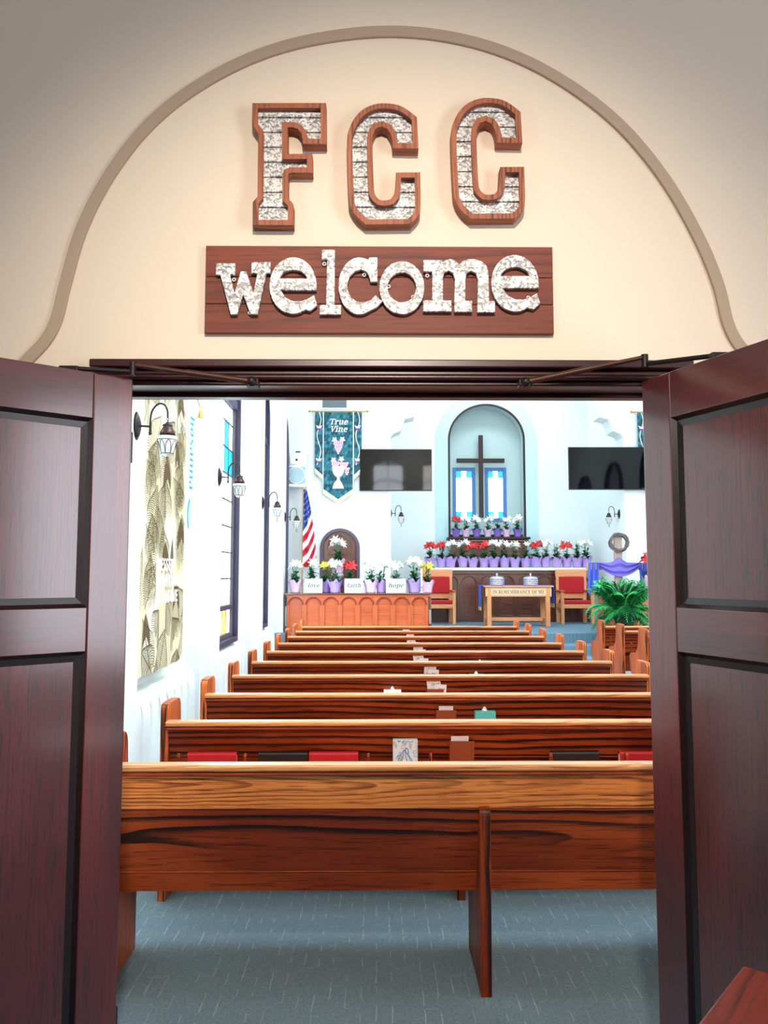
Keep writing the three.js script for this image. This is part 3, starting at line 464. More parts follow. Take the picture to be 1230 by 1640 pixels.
// cards in the pockets
const cardTex = canvasTex(192, 256, (c, w, h) => { c.fillStyle = '#f6f6f6'; c.fillRect(0, 0, w, h); c.fillStyle = '#6a7a8a'; c.font = 'italic bold 46px serif'; c.fillText('Dear', 58, 86); c.fillStyle = '#aab4bc'; for (let i = 0; i < 6; i++) c.fillRect(34, 120 + i * 18, 120 - (i * 23) % 40, 4); });
const gridTex = canvasTex(192, 256, (c, w, h) => { c.fillStyle = '#f2f3f5'; c.fillRect(0, 0, w, h); c.strokeStyle = '#b4bac2'; c.lineWidth = 3; for (let i = 0; i < 9; i++) { c.strokeRect(24, 20 + i * 24, 144, 24); } });
const cardMat = std({ map: cardTex, roughness: .8 }), gridMat = std({ map: gridTex, roughness: .8 });
const sheet = new THREE.BoxGeometry(.088, .125, .0015).translate(0, .0625, 0);
const cardSpots = [[1, .42, 0, 'white ruled cards in the pocket of the second pew'], [2, .43, 0, 'white ruled cards in the pocket of the third pew'], [3, .435, .14, 'tilted white handwritten cards in the fourth pew pocket'], [4, .45, -.04, 'white handwritten cards in the fifth pew pocket'], [5, .42, .16, 'tilted white cards in the sixth pew pocket'], [6, .45, .02, 'white cards in the seventh pew pocket'], [7, .425, .1, 'white cards in the eighth pew pocket'], [8, .44, 0, 'white cards in the ninth pew pocket'], [9, .42, 0, 'white cards in the frontmost pew pocket']];
for (const [n, x, tilt, label] of cardSpots) {
  const s = n > 2 ? 1.15 : 1, t = thing('prayer_card', label, 'card', [x, n > 2 ? .72 : .69, pewZ(n) - (n > 2 ? .066 : .072)], 0, 'white cards in the pew pockets');
  const a = part('card', sheet, n < 3 ? gridMat : cardMat, t); a.scale.setScalar(s); a.rotation.set(.3, 0, tilt);
  if (n > 2) { const b = part('card', sheet, cardMat, t); b.position.set(.028, -.02, .006); b.rotation.set(.3, 0, -.05); }
}

// ------------------------------------------------------------------ side windows of the nave
function sideWindow(name, z, glow, face, hw = .8, y0 = .72) {                     // centre z; glass looks at +x
  const o = struct(name, null), ys = 4.25, ry = .85; o.position.set(face, 0, z);
  const out = new THREE.Shape(); out.moveTo(-hw, y0); out.lineTo(hw, y0); out.lineTo(hw, ys); out.absellipse(0, ys, hw, ry, 0, Math.PI, false); out.closePath();
  const cut = (a, b, c, d, e) => { const h = new THREE.Path(); h.moveTo(-a, b); h.lineTo(a, b); h.lineTo(a, c); if (e) h.absellipse(0, c, a, e, 0, Math.PI, false); else h.lineTo(-a, c); h.closePath(); return h; };
  out.holes.push(cut(hw - .07, y0 + .07, ys, 0, ry - .07));
  const turn = (g) => g.rotateY(Math.PI / 2);
  part('window_frame', turn(ext(out, .16, .006, 20).translate(0, 0, -.06)), M.windowFrame, o);
  const o2 = new THREE.Shape(); o2.moveTo(-hw + .07, y0 + .07); o2.lineTo(hw - .07, y0 + .07); o2.lineTo(hw - .07, ys); o2.absellipse(0, ys, hw - .07, ry - .07, 0, Math.PI, false); o2.closePath(); o2.holes.push(cut(hw - .13, y0 + .13, ys, 0, ry - .13));
  part('sash', turn(ext(o2, .06, .005, 20).translate(0, 0, -.02)), M.lead, o);
  part('transom', turn(bx(-hw + .12, hw - .12, 3.87, 3.99, -.02, .07, .006)), M.windowFrame, o);
  part('lower_rail', turn(bx(-hw + .12, hw - .12, Math.max(y0 + .14, 1.16), Math.max(y0 + .2, 1.22), -.02, .05, .005)), M.windowFrame, o);
  const r = mulberry(Math.round(-z * 100) + 3), cols = 5, w = (2 * hw - .26) / cols;
  for (let i = 0; i < cols; i++) { let y = Math.max(y0 + .2, 1.22), k = 0; while (y < 3.86) { const h = Math.min(.345, 3.87 - y); let m = M.paneWhite; const e = r(); if (i === 3 && y > 2.9 && y < 3.5) m = M.paneBlue; else if (e < .04) m = M.paneBlue; else if (e < .06) m = M.paneAmber;
      part('pane', turn(bx(-hw + .13 + i * w + .004, -hw + .13 + (i + 1) * w - .004, y + .004, y + h - .004, -.006, .004)), m, o); y += h; k++; } 
    if (y0 < .9) part('pane', turn(bx(-hw + .13 + i * w + .004, -hw + .13 + (i + 1) * w - .004, .85, 1.16, -.006, .004)), i === 3 ? M.paneAmber : M.paneWhite, o); }
  const bars = []; for (let i = 1; i < cols; i++) bars.push(turn(bx(-hw + .13 + i * w - .005, -hw + .13 + i * w + .005, y0 + .13, 4.0, -.01, .01))); for (let y = Math.max(y0 + .2, 1.22) + .345; y < 3.85; y += .345) bars.push(turn(bx(-hw + .13, hw - .13, y - .009, y + .009, -.01, .012)));
  part('leading', bars, M.lead, o);
  const top = new THREE.Shape(); top.moveTo(-hw + .13, 3.99); top.lineTo(hw - .13, 3.99); top.lineTo(hw - .13, ys); top.absellipse(0, ys, hw - .13, ry - .13, 0, Math.PI, false); top.closePath();
  part('arched_pane', turn(ext(top, .01, 0, 16)), M.paneGrey, o);
  if (glow) areaLight(0xe8f6ff, L.window, 1.55, 3.1, face < 3 ? [face + .13, 2.4, z] : [face - .13, 2.4, z], face < 3 ? [face + 3, 2.4, z] : [face - 3, 2.4, z]);
  return o;
}
sideWindow('window_1', -6.62, false, -1.985, .78, 1.83); sideWindow('window_2', -9.78, true, -1.985); sideWindow('window_3', -12.68, true, -1.985);
for (const [i, z] of [[5, -5.2], [6, -8.5], [7, -11.8]]) { const o = sideWindow('window_' + i, z, true, 7.385); o.rotation.y = Math.PI; }
{ // narrow arched window casing beside the panelled rail
  const o = struct('window_4', null), s = new THREE.Shape(); s.moveTo(-.45, .98); s.lineTo(.45, .98); s.lineTo(.45, 3.9); s.absellipse(0, 3.9, .45, .9, 0, Math.PI, false); s.closePath(); const h = new THREE.Path(); h.moveTo(-.33, 1.1); h.lineTo(.33, 1.1); h.lineTo(.33, 3.9); h.absellipse(0, 3.9, .33, .78, 0, Math.PI, false); h.closePath(); s.holes.push(h);
  const g = ext(s, .19, .01, 20); g.rotateY(Math.PI / 2); g.translate(-2.01, 0, -15.44); part('window_frame', g, M.windowFrame, o);
  const p = new THREE.Shape(); p.moveTo(-.33, 1.1); p.lineTo(.33, 1.1); p.lineTo(.33, 3.9); p.absellipse(0, 3.9, .33, .78, 0, Math.PI, false); p.closePath(); const pg = ext(p, .01, 0, 20); pg.rotateY(Math.PI / 2); pg.translate(-1.98, 0, -15.44); part('pane', pg, M.paneWhite, o); }
// plaster aprons with a rounded shoulder and shallow flutes under the windows
for (const [i, z] of [[0, -7.03], [1, -10.1], [2, -13.2]]) {
  const o = struct('trim_' + (5 + i), along([[-1, 0], [1, 0], [1, .1], [-1, .1]], 0, .01), M.white); o.geometry = (() => { const s = new THREE.Shape(); s.moveTo(-2.02, 0); s.lineTo(-1.86, 0); s.lineTo(-1.86, .50); s.quadraticCurveTo(-1.86, .64, -1.93, .68); s.lineTo(-2.02, .70); s.closePath(); const g = ext(s, 2.0, .01, 10); g.translate(0, 0, z - 1.0); return g; })();
  for (const dz of [-.8, -.55, -.3, -.05, .2, .45, .7]) { const s = new THREE.Shape(); s.moveTo(-1.87, .02); s.lineTo(-1.83, .02); s.lineTo(-1.83, .47); s.quadraticCurveTo(-1.835, .57, -1.87, .6); s.closePath(); part('flute', ext(s, .13, .012, 6).translate(0, 0, z + dz), M.white, o); }
}
// high windows over the doors, seen mirrored in the screens
for (const [i, a, b] of [[10, -.15, 1.05], [11, 1.75, 2.95], [12, 4.2, 5.4]]) {
  const o = struct('window_' + i, null), c = (a + b) / 2, hw = (b - a) / 2; o.position.set(c, 0, DW - .16);
  const s = new THREE.Shape(); s.moveTo(-hw, 4.6); s.lineTo(hw, 4.6); s.lineTo(hw, 5.5); s.absellipse(0, 5.5, hw, .55, 0, Math.PI, false); s.closePath();
  part('pane', ext(s, .02, 0, 20).translate(0, 0, .06), i === 11 ? M.paneAmber : M.paneWhite, o);
  part('window_frame', [bx(-.02, .02, 4.6, 6.04, 0, .05), ...[[5.25, .07]].map(([y, w]) => tube([[-hw, y - .12, .02], [-hw / 2, y - .02, .02], [0, y + .02, .02], [hw / 2, y - .02, .02], [hw, y - .12, .02]], w, 20, 8))], M.windowFrame, o);
  areaLight(0xf4faff, L.rear, 1.1, 1.2, [c, 5.2, DW - .28], [c, 4.9, DW - 4]);
}
// windows in the niche
for (const [i, a, b] of [[13, 1.95, 2.53], [14, 2.775, 3.325]]) {
  const o = struct('window_' + i, null), y0 = 2.96, y1 = 4.35, z = -19.52, f = .085;
  const blue = M.nicheFrame || (M.nicheFrame = std({ color: 0x3f78b8, roughness: .5 }));
  part('window_frame', [bx(a, a + f, y0, y1, z - .05, z + .02, .006), bx(b - f, b, y0, y1, z - .05, z + .02, .006), bx(a + f, b - f, y0, y0 + f, z - .05, z + .02, .006), bx(a + f, b - f, y1 - f, y1, z - .05, z + .02, .006)], blue, o);
  const cols = 3, rows = 7, w = (b - a - 2 * f) / cols, h = (y1 - y0 - 2 * f) / rows, r = mulberry(i);
  for (let u = 0; u < cols; u++) for (let v = 0; v < rows; v++) part('pane', bx(a + f + u * w + .003, a + f + (u + 1) * w - .003, y0 + f + v * h + .003, y0 + f + (v + 1) * h - .003, z - .04, z - .03), (v === rows - 1 && u !== 1) || (v === 0 && u !== 1) ? M.paneBlue : M.paneWhite, o);
  const bits = []; for (let k = 0; k < 22; k++) { const x = mix(a + f + .03, b - f - .03, r()), y = mix(y0 + f, y1 - f, r()); bits.push(new THREE.BoxGeometry(.02 + r() * .02, .012, .006).rotateZ(r() * 3).translate(x, y, z - .028)); } part('leading', bits, M.lead, o);
  areaLight(0xd8f2ff, 1.2, .42, 1.1, [(a + b) / 2, 3.65, z + .03], [(a + b) / 2, 3.65, 0]);
}

// ------------------------------------------------------------------ wall sconces
function sconceProto() {
  const t = new THREE.Group();                                              // back plate on the wall at x = 0, arm along +x
  const plate = lathe([[.001, .03], [.03, .028], [.06, .016], [.085, 0], [.001, 0]], 24); plate.rotateZ(-Math.PI / 2); plate.scale(1, 1.25, .9); part('back_plate', plate, M.bronze, t);
  part('arm', [rod([.02, 0, 0], [.1, -.005, 0], .008), rod([.1, -.05, 0], [.1, .03, 0], .009), tube([[.1, .0, 0], [.1, .06, 0], [.115, .12, 0], [.16, .165, 0], [.2, .155, 0], [.222, .11, 0], [.225, .06, 0]], .0075, 32, 8), new THREE.SphereGeometry(.013, 10, 8).translate(.1, -.055, 0)], M.bronze, t);
  part('chain', [new THREE.TorusGeometry(.009, .0025, 6, 12).translate(.226, .052, 0), new THREE.TorusGeometry(.009, .0025, 6, 12).rotateY(1.5).translate(.226, .036, 0)], M.bronze, t);
  part('cap', lathe([[.001, .03], [.012, .028], [.02, .016], [.036, .008], [.038, 0], [.032, -.006], [.046, -.03], [.056, -.055], [.058, -.075], [.001, -.075]], 28).translate(.226, 0, 0), M.bronze, t);
  for (const a of [.5, 1.55, 2.6, -.55, -1.6, -2.65]) part('rosette', new THREE.SphereGeometry(.013, 12, 8).scale(1, 1, .5).rotateY(a).translate(.226 + Math.sin(a) * .051, -.048, Math.cos(a) * .051), M.copper, t);
  const R = (y) => y > -.1 ? .070 : mix(.034, .070, Math.pow(Math.max(0, (y + .215) / .115), .55));
  const prof = []; for (let i = 0; i <= 14; i++) { const y = -.078 - i * .0098; prof.push([R(y), y]); } prof.push([.02, -.226], [.001, -.228]);
  const sh = part('glass_shade', lathe(prof, 28).translate(.226, 0, 0), M.milk, t);
  const ribs = []; for (let k = 0; k < 8; k++) { const a0 = k / 8 * 6.283, pts = []; for (let i = 0; i <= 8; i++) { const u = i / 8, y = -.205 + .095 * Math.sin(u * Math.PI) ** .5, a = a0 + u * .785; const r = R(y) + .001; pts.push([.226 + Math.cos(a) * r, y, Math.sin(a) * r]); } ribs.push(tube(pts, .0022, 16, 5)); }
  for (const y of [-.105, -.205]) ribs.push(new THREE.TorusGeometry(R(y) + .001, .0026, 5, 32).rotateX(Math.PI / 2).translate(.226, y, 0));
  part('tracery', ribs, M.bronze, t);
  part('finial', lathe([[.001, -.226], [.01, -.23], [.008, -.24], [.004, -.25], [.004, -.262], [.009, -.272], [.006, -.285], [.001, -.288]], 12).translate(.226, 0, 0), M.copper, t);
  return t;
}
const sc0 = sconceProto(); sc0.name = 'wall_sconce';
const lampPlaces = [[-1.75, 2.70, -5.55, 0, 'bronze wall lantern on the pier nearest the left door'], [-1.75, 2.70, -8.5, 0, 'bronze wall lantern on the second pier of the left wall'], [-1.75, 2.715, -11.76, 0, 'bronze wall lantern on the third pier of the left wall'], [-1.75, 2.715, -14.65, 0, 'bronze wall lantern on the farthest pier, before the flag'], [.304, 2.93, -16.45, 0, 'bronze wall lantern below the left screen'], [5.276, 2.93, -16.6, Math.PI, 'bronze wall lantern below the right screen']];
for (const [x, y, z, a, label] of lampPlaces) { const c = copy(sc0, [x, y, z], a, label, 'bronze wall lanterns'); c.userData.category = 'lamp'; }

// ------------------------------------------------------------------ hangings on the left wall
const palmTex = canvasTex(760, 1500, (c, w, h) => {
  c.fillStyle = '#d6cfb0'; c.fillRect(0, 0, w, h); const r = mulberry(12);
  for (let i = 0; i < 60; i++) { c.fillStyle = ['rgba(150,135,90,.22)', 'rgba(255,255,245,.6)', 'rgba(196,190,160,.5)'][i % 3]; c.beginPath(); c.ellipse(r() * w, r() * h, 20 + r() * 50, 80 + r() * 120, (r() - .5) * .6, 0, 7); c.fill(); }
  const frond = (x, y, len, ang, s) => { const n = 26; c.save(); c.translate(x, y); c.rotate(ang); c.strokeStyle = '#6a5a34'; c.lineWidth = 5 * s; c.beginPath(); c.moveTo(0, 0); c.quadraticCurveTo(len * .1, -len * .5, 0, -len); c.stroke(); for (let i = 2; i < n; i++) { const yy = -len * i / n, l = s * 85 * Math.sin(Math.PI * (i / n) * .9 + .25); for (const d of [-1, 1]) { c.strokeStyle = i % 3 ? '#3e3418' : '#6a5a34'; c.lineWidth = 2.3 * s; c.beginPath(); c.moveTo(len * .05 * Math.sin(i / n * 3), yy); c.quadraticCurveTo(d * l * .6, yy - 10 * s, d * l, yy + 26 * s); c.stroke(); } } c.restore(); };
  for (let i = 0; i < 64; i++) { const x = r() * w, y = r() * h * 1.08; frond(x, y, 110 + r() * 130, (r() - .5) * 2.2, .7 + r() * .45); }
  for (let i = 0; i < 12; i++) { const x = r() * w, y = r() * h; c.fillStyle = 'rgba(66,48,16,.8)'; c.beginPath(); c.moveTo(x, y - 40); c.quadraticCurveTo(x + 60, y + 20, x + 46, y + 80); c.lineTo(x + 10, y + 40); c.lineTo(x - 40, y + 84); c.quadraticCurveTo(x - 50, y + 10, x, y - 40); c.fill(); }
  c.fillStyle = '#ffffff'; c.font = 'bold 66px sans-serif'; c.scale(.8, 1); ['BLESSED IS', 'HE WHO COMES', 'IN THE NAME'].forEach((s, i) => c.fillText(s, 420, 1140 + i * 60));
});
{ // palm print curtain over the first window
  const t = thing('palm_banner', 'tall hanging printed with brown palm fronds and white words', 'banner');
  const z0 = -5.88, z1 = -7.36, y0 = .815, y1 = 4.3, N = 60, Q = 40, pos = [], uv = [], idx = [];
  for (let j = 0; j <= Q; j++) for (let i = 0; i <= N; i++) { const u = i / N, v = j / Q, x = -1.845 + .012 * Math.sin(u * 21) * (1 - v * .6); let y = mix(y0, y1, v); if (u > .88) y += (1 - v) * .09 * ((u - .88) / .12) ** 2; pos.push(x, y, mix(z0, z1, u)); uv.push(u, v); }
  for (let j = 0; j < Q; j++) for (let i = 0; i < N; i++) { const a = j * (N + 1) + i; idx.push(a, a + 1, a + N + 2, a, a + N + 2, a + N + 1); }
  const g = new THREE.BufferGeometry(); g.setAttribute('position', new THREE.Float32BufferAttribute(pos, 3)); g.setAttribute('uv', new THREE.Float32BufferAttribute(uv, 2)); g.setIndex(idx); g.computeVertexNormals();
  part('printed_cloth', g, std({ map: palmTex, roughness: .9, side: THREE.DoubleSide }), t);
  part('rod', rod([-1.85, 4.3, -5.87], [-1.85, 4.3, -7.4], .014), M.gold, t); part('rod_bracket', [bx(-1.996, -1.85, 4.29, 4.31, -7.38, -7.36), bx(-1.996, -1.85, 4.29, 4.31, -5.97, -5.95)], M.iron, t);
}
{ // narrow word banner beside it
  const tx = canvasTex(160, 1024, (c, w, h) => { c.fillStyle = '#f6fbfb'; c.fillRect(0, 0, w, h); c.save(); c.translate(120, 150); c.rotate(Math.PI / 2); c.fillStyle = '#1a90a8'; c.font = 'bold 118px sans-serif'; c.fillText('hosanna', 0, 40); c.restore(); c.strokeStyle = '#2a90ac'; c.lineWidth = 22; c.beginPath(); c.moveTo(95, 690); c.bezierCurveTo(50, 760, 50, 830, 85, 880); c.stroke(); c.lineWidth = 6; for (let i = 0; i < 14; i++) { c.beginPath(); c.moveTo(72, 720 + i * 11); c.lineTo(118, 700 + i * 11); c.stroke(); } });
  const t = thing('word_banner', 'narrow white banner with the teal word hosanna reading downward', 'banner');
  const g = new THREE.BoxGeometry(.36, 1.62, .006).rotateY(Math.PI / 2).translate(-1.865, 2.65, -7.6); part('banner_cloth', g, std({ color: 0xf2f8f8, roughness: .9 }), t);
  part('printed_face', new THREE.PlaneGeometry(.355, 1.61).rotateY(Math.PI / 2).translate(-1.861, 2.65, -7.6), std({ map: tx, roughness: .9 }), t);
  part('rod', rod([-1.866, 3.47, -7.4], [-1.866, 3.47, -7.85], .012), M.gold, t); part('tassel', [rod([-1.866, 3.47, -7.84], [-1.84, 3.36, -7.9], .006), new THREE.ConeGeometry(.03, .13, 10).translate(-1.835, 3.31, -7.91)], M.gold, t); part('rod_bracket', bx(-1.996, -1.87, 3.46, 3.48, -7.63, -7.61), M.iron, t);
}

// ------------------------------------------------------------------ front wall
const quiltTex = (text) => canvasTex(512, 900, (c, w, h) => {
  const r = mulberry(33); c.fillStyle = '#27606e'; c.fillRect(0, 0, w, h);
  for (let y = -20; y < h; y += 34) for (let x = -20; x < w; x += 36) { const ox = (Math.round(y / 34) % 2) * 18; c.fillStyle = ['#3d8494', '#1f5361', '#2f7180', '#174451'][Math.floor(r() * 4)]; c.beginPath(); c.ellipse(x + ox, y, 14, 20, .5, 0, 7); c.fill(); }
  const trim = '#f4eee0'; c.fillStyle = trim; c.fillRect(86, 0, 10, h); c.fillRect(w - 96, 0, 10, h);
  c.strokeStyle = trim; c.lineWidth = 8; for (const x of [44, w - 44]) { c.beginPath(); c.moveTo(x, 0); for (let y = 0; y < 560; y += 10) c.lineTo(x + 20 * Math.sin(y / 52), y); c.stroke(); for (const y of [150, 490]) { c.fillStyle = trim; c.beginPath(); c.moveTo(x - 34, y - 14); c.lineTo(x, y); c.lineTo(x + 34, y - 14); c.lineTo(x + 20, y + 16); c.lineTo(x, y + 26); c.lineTo(x - 22, y + 16); c.fill(); c.fillStyle = '#9c2f9a'; c.beginPath(); c.moveTo(x - 22, y + 18); c.lineTo(x + 22, y + 18); c.lineTo(x, y + 50); c.fill(); } }
  if (text) {
    c.fillStyle = '#f8f4ea'; c.font = 'italic bold 84px serif'; c.textAlign = 'center'; c.fillText('True', 256, 130); c.fillText('Vine', 256, 206);
    const leaf = (x, y, s) => { c.fillStyle = trim; c.beginPath(); for (let i = 0; i < 10; i++) { const a = i * .628 + .3, q = (i % 2 ? .55 : 1) * s; c.lineTo(x + q * Math.cos(a), y + q * Math.sin(a)); } c.fill(); };
    const bunch = (cx, cy, rows) => { rows.forEach((n, j) => { for (let i = 0; i < n; i++) { const x = cx + (i - (n - 1) / 2) * 21, y = cy + j * 19; c.fillStyle = '#f6e6ee'; c.beginPath(); c.arc(x, y, 12, 0, 7); c.fill(); c.strokeStyle = '#a02a80'; c.lineWidth = 4; c.stroke(); } }); };
    leaf(215, 290, 36); leaf(300, 286, 36); bunch(256, 312, [5, 5, 4, 4, 3, 2, 1]);
    leaf(205, 500, 36); leaf(290, 488, 36); bunch(225, 522, [4, 4, 3]); bunch(318, 530, [5, 4, 3]); bunch(352, 585, [3, 2, 2, 1]);
    c.fillStyle = '#faf6ea'; c.beginPath(); c.moveTo(190, 560); c.bezierCurveTo(190, 640, 225, 668, 244, 672); c.lineTo(244, 700); c.bezierCurveTo(215, 730, 200, 760, 196, 790); c.lineTo(318, 790); c.bezierCurveTo(312, 760, 295, 730, 270, 700); c.lineTo(270, 672); c.bezierCurveTo(300, 665, 325, 630, 325, 560); c.closePath(); c.fill(); c.strokeStyle = '#c9b88e'; c.lineWidth = 4; c.stroke();
  }
});
function quiltBanner(label, x0, text) {
  const t = thing('quilted_banner', label, 'banner', [x0, 0, -16.11]); const W = .99, top = 5.06, side = 3.32, mid = 3.14, ex = 3.62;
  const P = (x) => { const u = x / W; if (u < .18 || u > .82) { const e = u < .18 ? u / .18 : (1 - u) / .18; return mix(3.86, 3.70, e); } return mix(3.42, 3.20, 1 - Math.abs(u - .5) / .32); };
  const N = 100, pos = [], uv = [], idx = [], Q = 12; for (let j = 0; j <= Q; j++) for (let i = 0; i <= N; i++) { const x = W * i / N, y = mix(P(x), top, j / Q); pos.push(x, y, .012 * Math.sin(i * .35) * (1 - j / Q * .7)); uv.push(x / W, 1 - (top - y) / (top - 3.2)); }
  for (let j = 0; j < Q; j++) for (let i = 0; i < N; i++) { const a = j * (N + 1) + i; idx.push(a, a + 1, a + N + 2, a, a + N + 2, a + N + 1); }
  const g = new THREE.BufferGeometry(); g.setAttribute('position', new THREE.Float32BufferAttribute(pos, 3)); g.setAttribute('uv', new THREE.Float32BufferAttribute(uv, 2)); g.setIndex(idx); g.computeVertexNormals(); part('quilted_cloth', g, std({ map: quiltTex(text), roughness: .9, side: THREE.DoubleSide }), t);
  const fp = [], fi = []; for (let i = 0; i <= N; i++) { const x = W * i / N, y = P(x); fp.push(x, y, .012 * Math.sin(i * .35) + .002, x, y - .1, .016 * Math.sin(i * 2.1)); if (i < N) fi.push(2 * i, 2 * i + 1, 2 * i + 3, 2 * i, 2 * i + 3, 2 * i + 2); }
  const f = new THREE.BufferGeometry(); f.setAttribute('position', new THREE.Float32BufferAttribute(fp, 3)); f.setIndex(fi); f.computeVertexNormals(); part('fringe', f, std({ color: 0xe8dcc0, roughness: .95, side: THREE.DoubleSide }), t);
  part('rod', rod([-.1, top + .015, 0], [W + .1, top + .015, 0], .012), M.gold, t); for (const x of [-.12, W + .12]) part('finial', new THREE.SphereGeometry(.026, 12, 8).translate(x, top + .015, 0), M.gold, t);
  part('rod_bracket', [bx(-.06, -.05, top, top + .02, -.086, 0), bx(W + .05, W + .06, top, top + .02, -.086, 0)], M.gold, t);
}
quiltBanner('teal quilted banner lettered True Vine with grapes and a chalice', -1.305, true);
quiltBanner('teal quilted banner with a white vine above the right screen', 5.56, false);
{ // air vent
  const t = thing('air_vent', 'grey louvred air vent above the teal quilted banner', 'vent', [-.9, 5.26, -16.2]);
  part('frame', [bx(-.29, .29, -.12, -.09, 0, .02, .004), bx(-.29, .29, .17, .2, 0, .02, .004), bx(-.29, -.26, -.09, .17, 0, .02, .004), bx(.26, .29, -.09, .17, 0, .02, .004)], M.white, t); part('backing', bx(-.27, .27, -.1, .18, .001, .004), M.vent, t);
  for (let k = 0; k < 13; k++) part('louvre', bx(-.24 + k * .04, -.232 + k * .04, -.09, .17, .003, .016), M.vent, t);
}
function tv(label, x0, x1, y0, y1, z, turn = 0) { const t = thing('television', label, 'television', [(x0 + x1) / 2, (y0 + y1) / 2, z], turn), w = (x1 - x0) / 2, h = (y1 - y0) / 2;
  part('casing', bx(-w, w, -h, h, -.05, 0, .006), M.black, t); part('screen', bx(-w + .014, w - .014, -h + .018, h - .014, -.002, .002), M.screen, t); part('wall_mount', [bx(-.15, .15, -.2, .2, -.1, -.045, .01)], M.iron, t); }
tv('flat black television beside the True Vine banner, windows mirrored in it', -.36, 1.17, 3.375, 4.265, -16.1); tv('flat black television on the right side of the chancel arch', 4.06, 5.80, 3.40, 4.31, -16.06);
{ // loudspeaker
  const t = thing('loudspeaker', 'white wall loudspeaker with horn above the flag', 'loudspeaker', [-1.665, 3.80, -16.02]);
  part('cabinet', bx(-.2, .2, -.36, .36, -.17, .1, .012), M.speakerWhite, t);
  const horn = new THREE.CylinderGeometry(.02, .16, .08, 4, 1).rotateY(Math.PI / 4).rotateX(Math.PI / 2).scale(1.2, .75, 1).rotateX(Math.PI).translate(0, .2, .1); part('horn', horn, M.speakerWhite, t); part('horn_throat', new THREE.SphereGeometry(.025, 10, 8).translate(0, .2, .145), M.black, t);
  part('baffle', bx(-.185, .185, -.3, .06, .1, .104, .002), M.grille, t); part('woofer', lathe([[.001, .0], [.06, .004], [.14, .02], [.17, .022], [.178, .01], [.178, 0]], 32).rotateX(Math.PI / 2).translate(0, -.12, .104), M.grille, t);
  part('surround', new THREE.TorusGeometry(.172, .008, 8, 40).translate(0, -.12, .124), M.speakerWhite, t); part('bracket', [bx(-.05, .05, .3, .42, -.18, -.1, .01)], M.iron, t);
}
{ // arched door
  const d = struct('door_3', null); d.position.set(-.77, .54, -16.3);
  const A = (hw, ys, y0 = 0) => { const s = new THREE.Shape(); s.moveTo(-hw, y0); s.lineTo(hw, y0); s.lineTo(hw, ys); s.absellipse(0, ys, hw, hw, 0, Math.PI, false); s.closePath(); return s; };
  const fr = horseshoe(0, .42, 0, 1.63, .42, 0, .35, 1.63, .35); const grey = std({ color: 0x5b4a5c, roughness: .5 }); part('door_frame', ext(fr, .12, .006, 24), grey, d);
  part('panel', grain(ext(A(.352, 1.63), .03, 0, 24).translate(0, 0, .02), 'y'), M.brown, d);
  const st = []; for (const [a, b, y0, y1] of [[-.33, -.25, .02, 1.8], [.25, .33, .02, 1.8], [-.03, .03, .02, 1.94], [-.25, .25, .85, .95], [-.25, .25, 1.5, 1.57], [-.25, .25, .02, .2]]) st.push(grain(bx(a, b, y0, y1, .048, .066, .004), y1 - y0 > .5 ? 'y' : 'x')); part('stile', st, M.brown, d);
  part('arch_moulding', tube(Array.from({ length: 15 }, (_, i) => { const a = i / 14 * Math.PI; return [.26 * Math.cos(a), 1.6 + .3 * Math.sin(a), .06]; }), .014, 30, 6), M.brown, d);
  part('door_handle', [new THREE.SphereGeometry(.025, 12, 8).translate(.29, .98, .1)], M.gold, d);
}
// arcaded panelling used for the rails and the altar
function arcade(t, x0, x1, n, y0, y1, z, mF, mP, alt, mM = mF) {
  const w = (x1 - x0) / n, st = w * .14, r = (w - 2 * st) / 2, s = new THREE.Shape(); s.moveTo(x0, y0); s.lineTo(x1, y0); s.lineTo(x1, y1); s.lineTo(x0, y1); s.closePath();
  const ys = y1 - .05 - r;
  for (let i = 0; i < n; i++) { const c = x0 + (i + .5) * w, h = new THREE.Path(); h.moveTo(c - r, y0 + .05); h.lineTo(c + r, y0 + .05); h.lineTo(c + r, ys); h.absellipse(c, ys, r, r, 0, Math.PI, false); h.closePath(); s.holes.push(h);
    part('panel', grain(bx(c - r - .01, c + r + .01, y0 + .03, ys + r + .01, z - .03, z - .008), 'y'), alt && i % 3 === 1 ? alt : mP, t);
    part('arch_moulding', tube(Array.from({ length: 13 }, (_, k) => { const a = k / 12 * Math.PI; return [c + (r + .022) * Math.cos(a), ys + (r + .022) * Math.sin(a), z + .024]; }), .015, 26, 6), mM, t); }
  part('arch_frame', grain(ext(s, .022, .003, 16).translate(0, 0, z), 'y', [.2, .1]), mF, t);
}
{ // left and right rails on the platform edge
  const mk = (label, x0, x1) => { const t = thing('choir_rail', label, 'rail', [x0, .54, -14.5]), w = x1 - x0;
    part('body', grain(bx(.02, w - .02, 0, .66, -.33, -.03), 'x'), M.orange, t); arcade(t, .02, w - .03, 8, .0, .68, -.025, M.orange, M.orange, M.railPanel, M.railMoulding);
    part('top_board', grain(bx(-.02, w + .02, .695, .73, -.38, .03, .008), 'x', [.2, .1]), M.brown, t); part('frieze', grain(bx(.01, w - .01, .66, .695, -.34, .006, .004), 'x'), M.orange, t);
    part('end_scroll', grain(along([[-.05, .10], [-.065, .16], [-.045, .24], [-.01, .42], [.0, .66], [.3, .66], [.3, .1]], w - .02, w + .03, .005).translate(0, 0, -.03), 'y'), M.brown, t); };
  mk('orange wood rail with eight arches under the potted lilies', -1.70, 1.0);
  mk('pale orange wood rail behind the fern at the right', 4.25, 6.95);
}
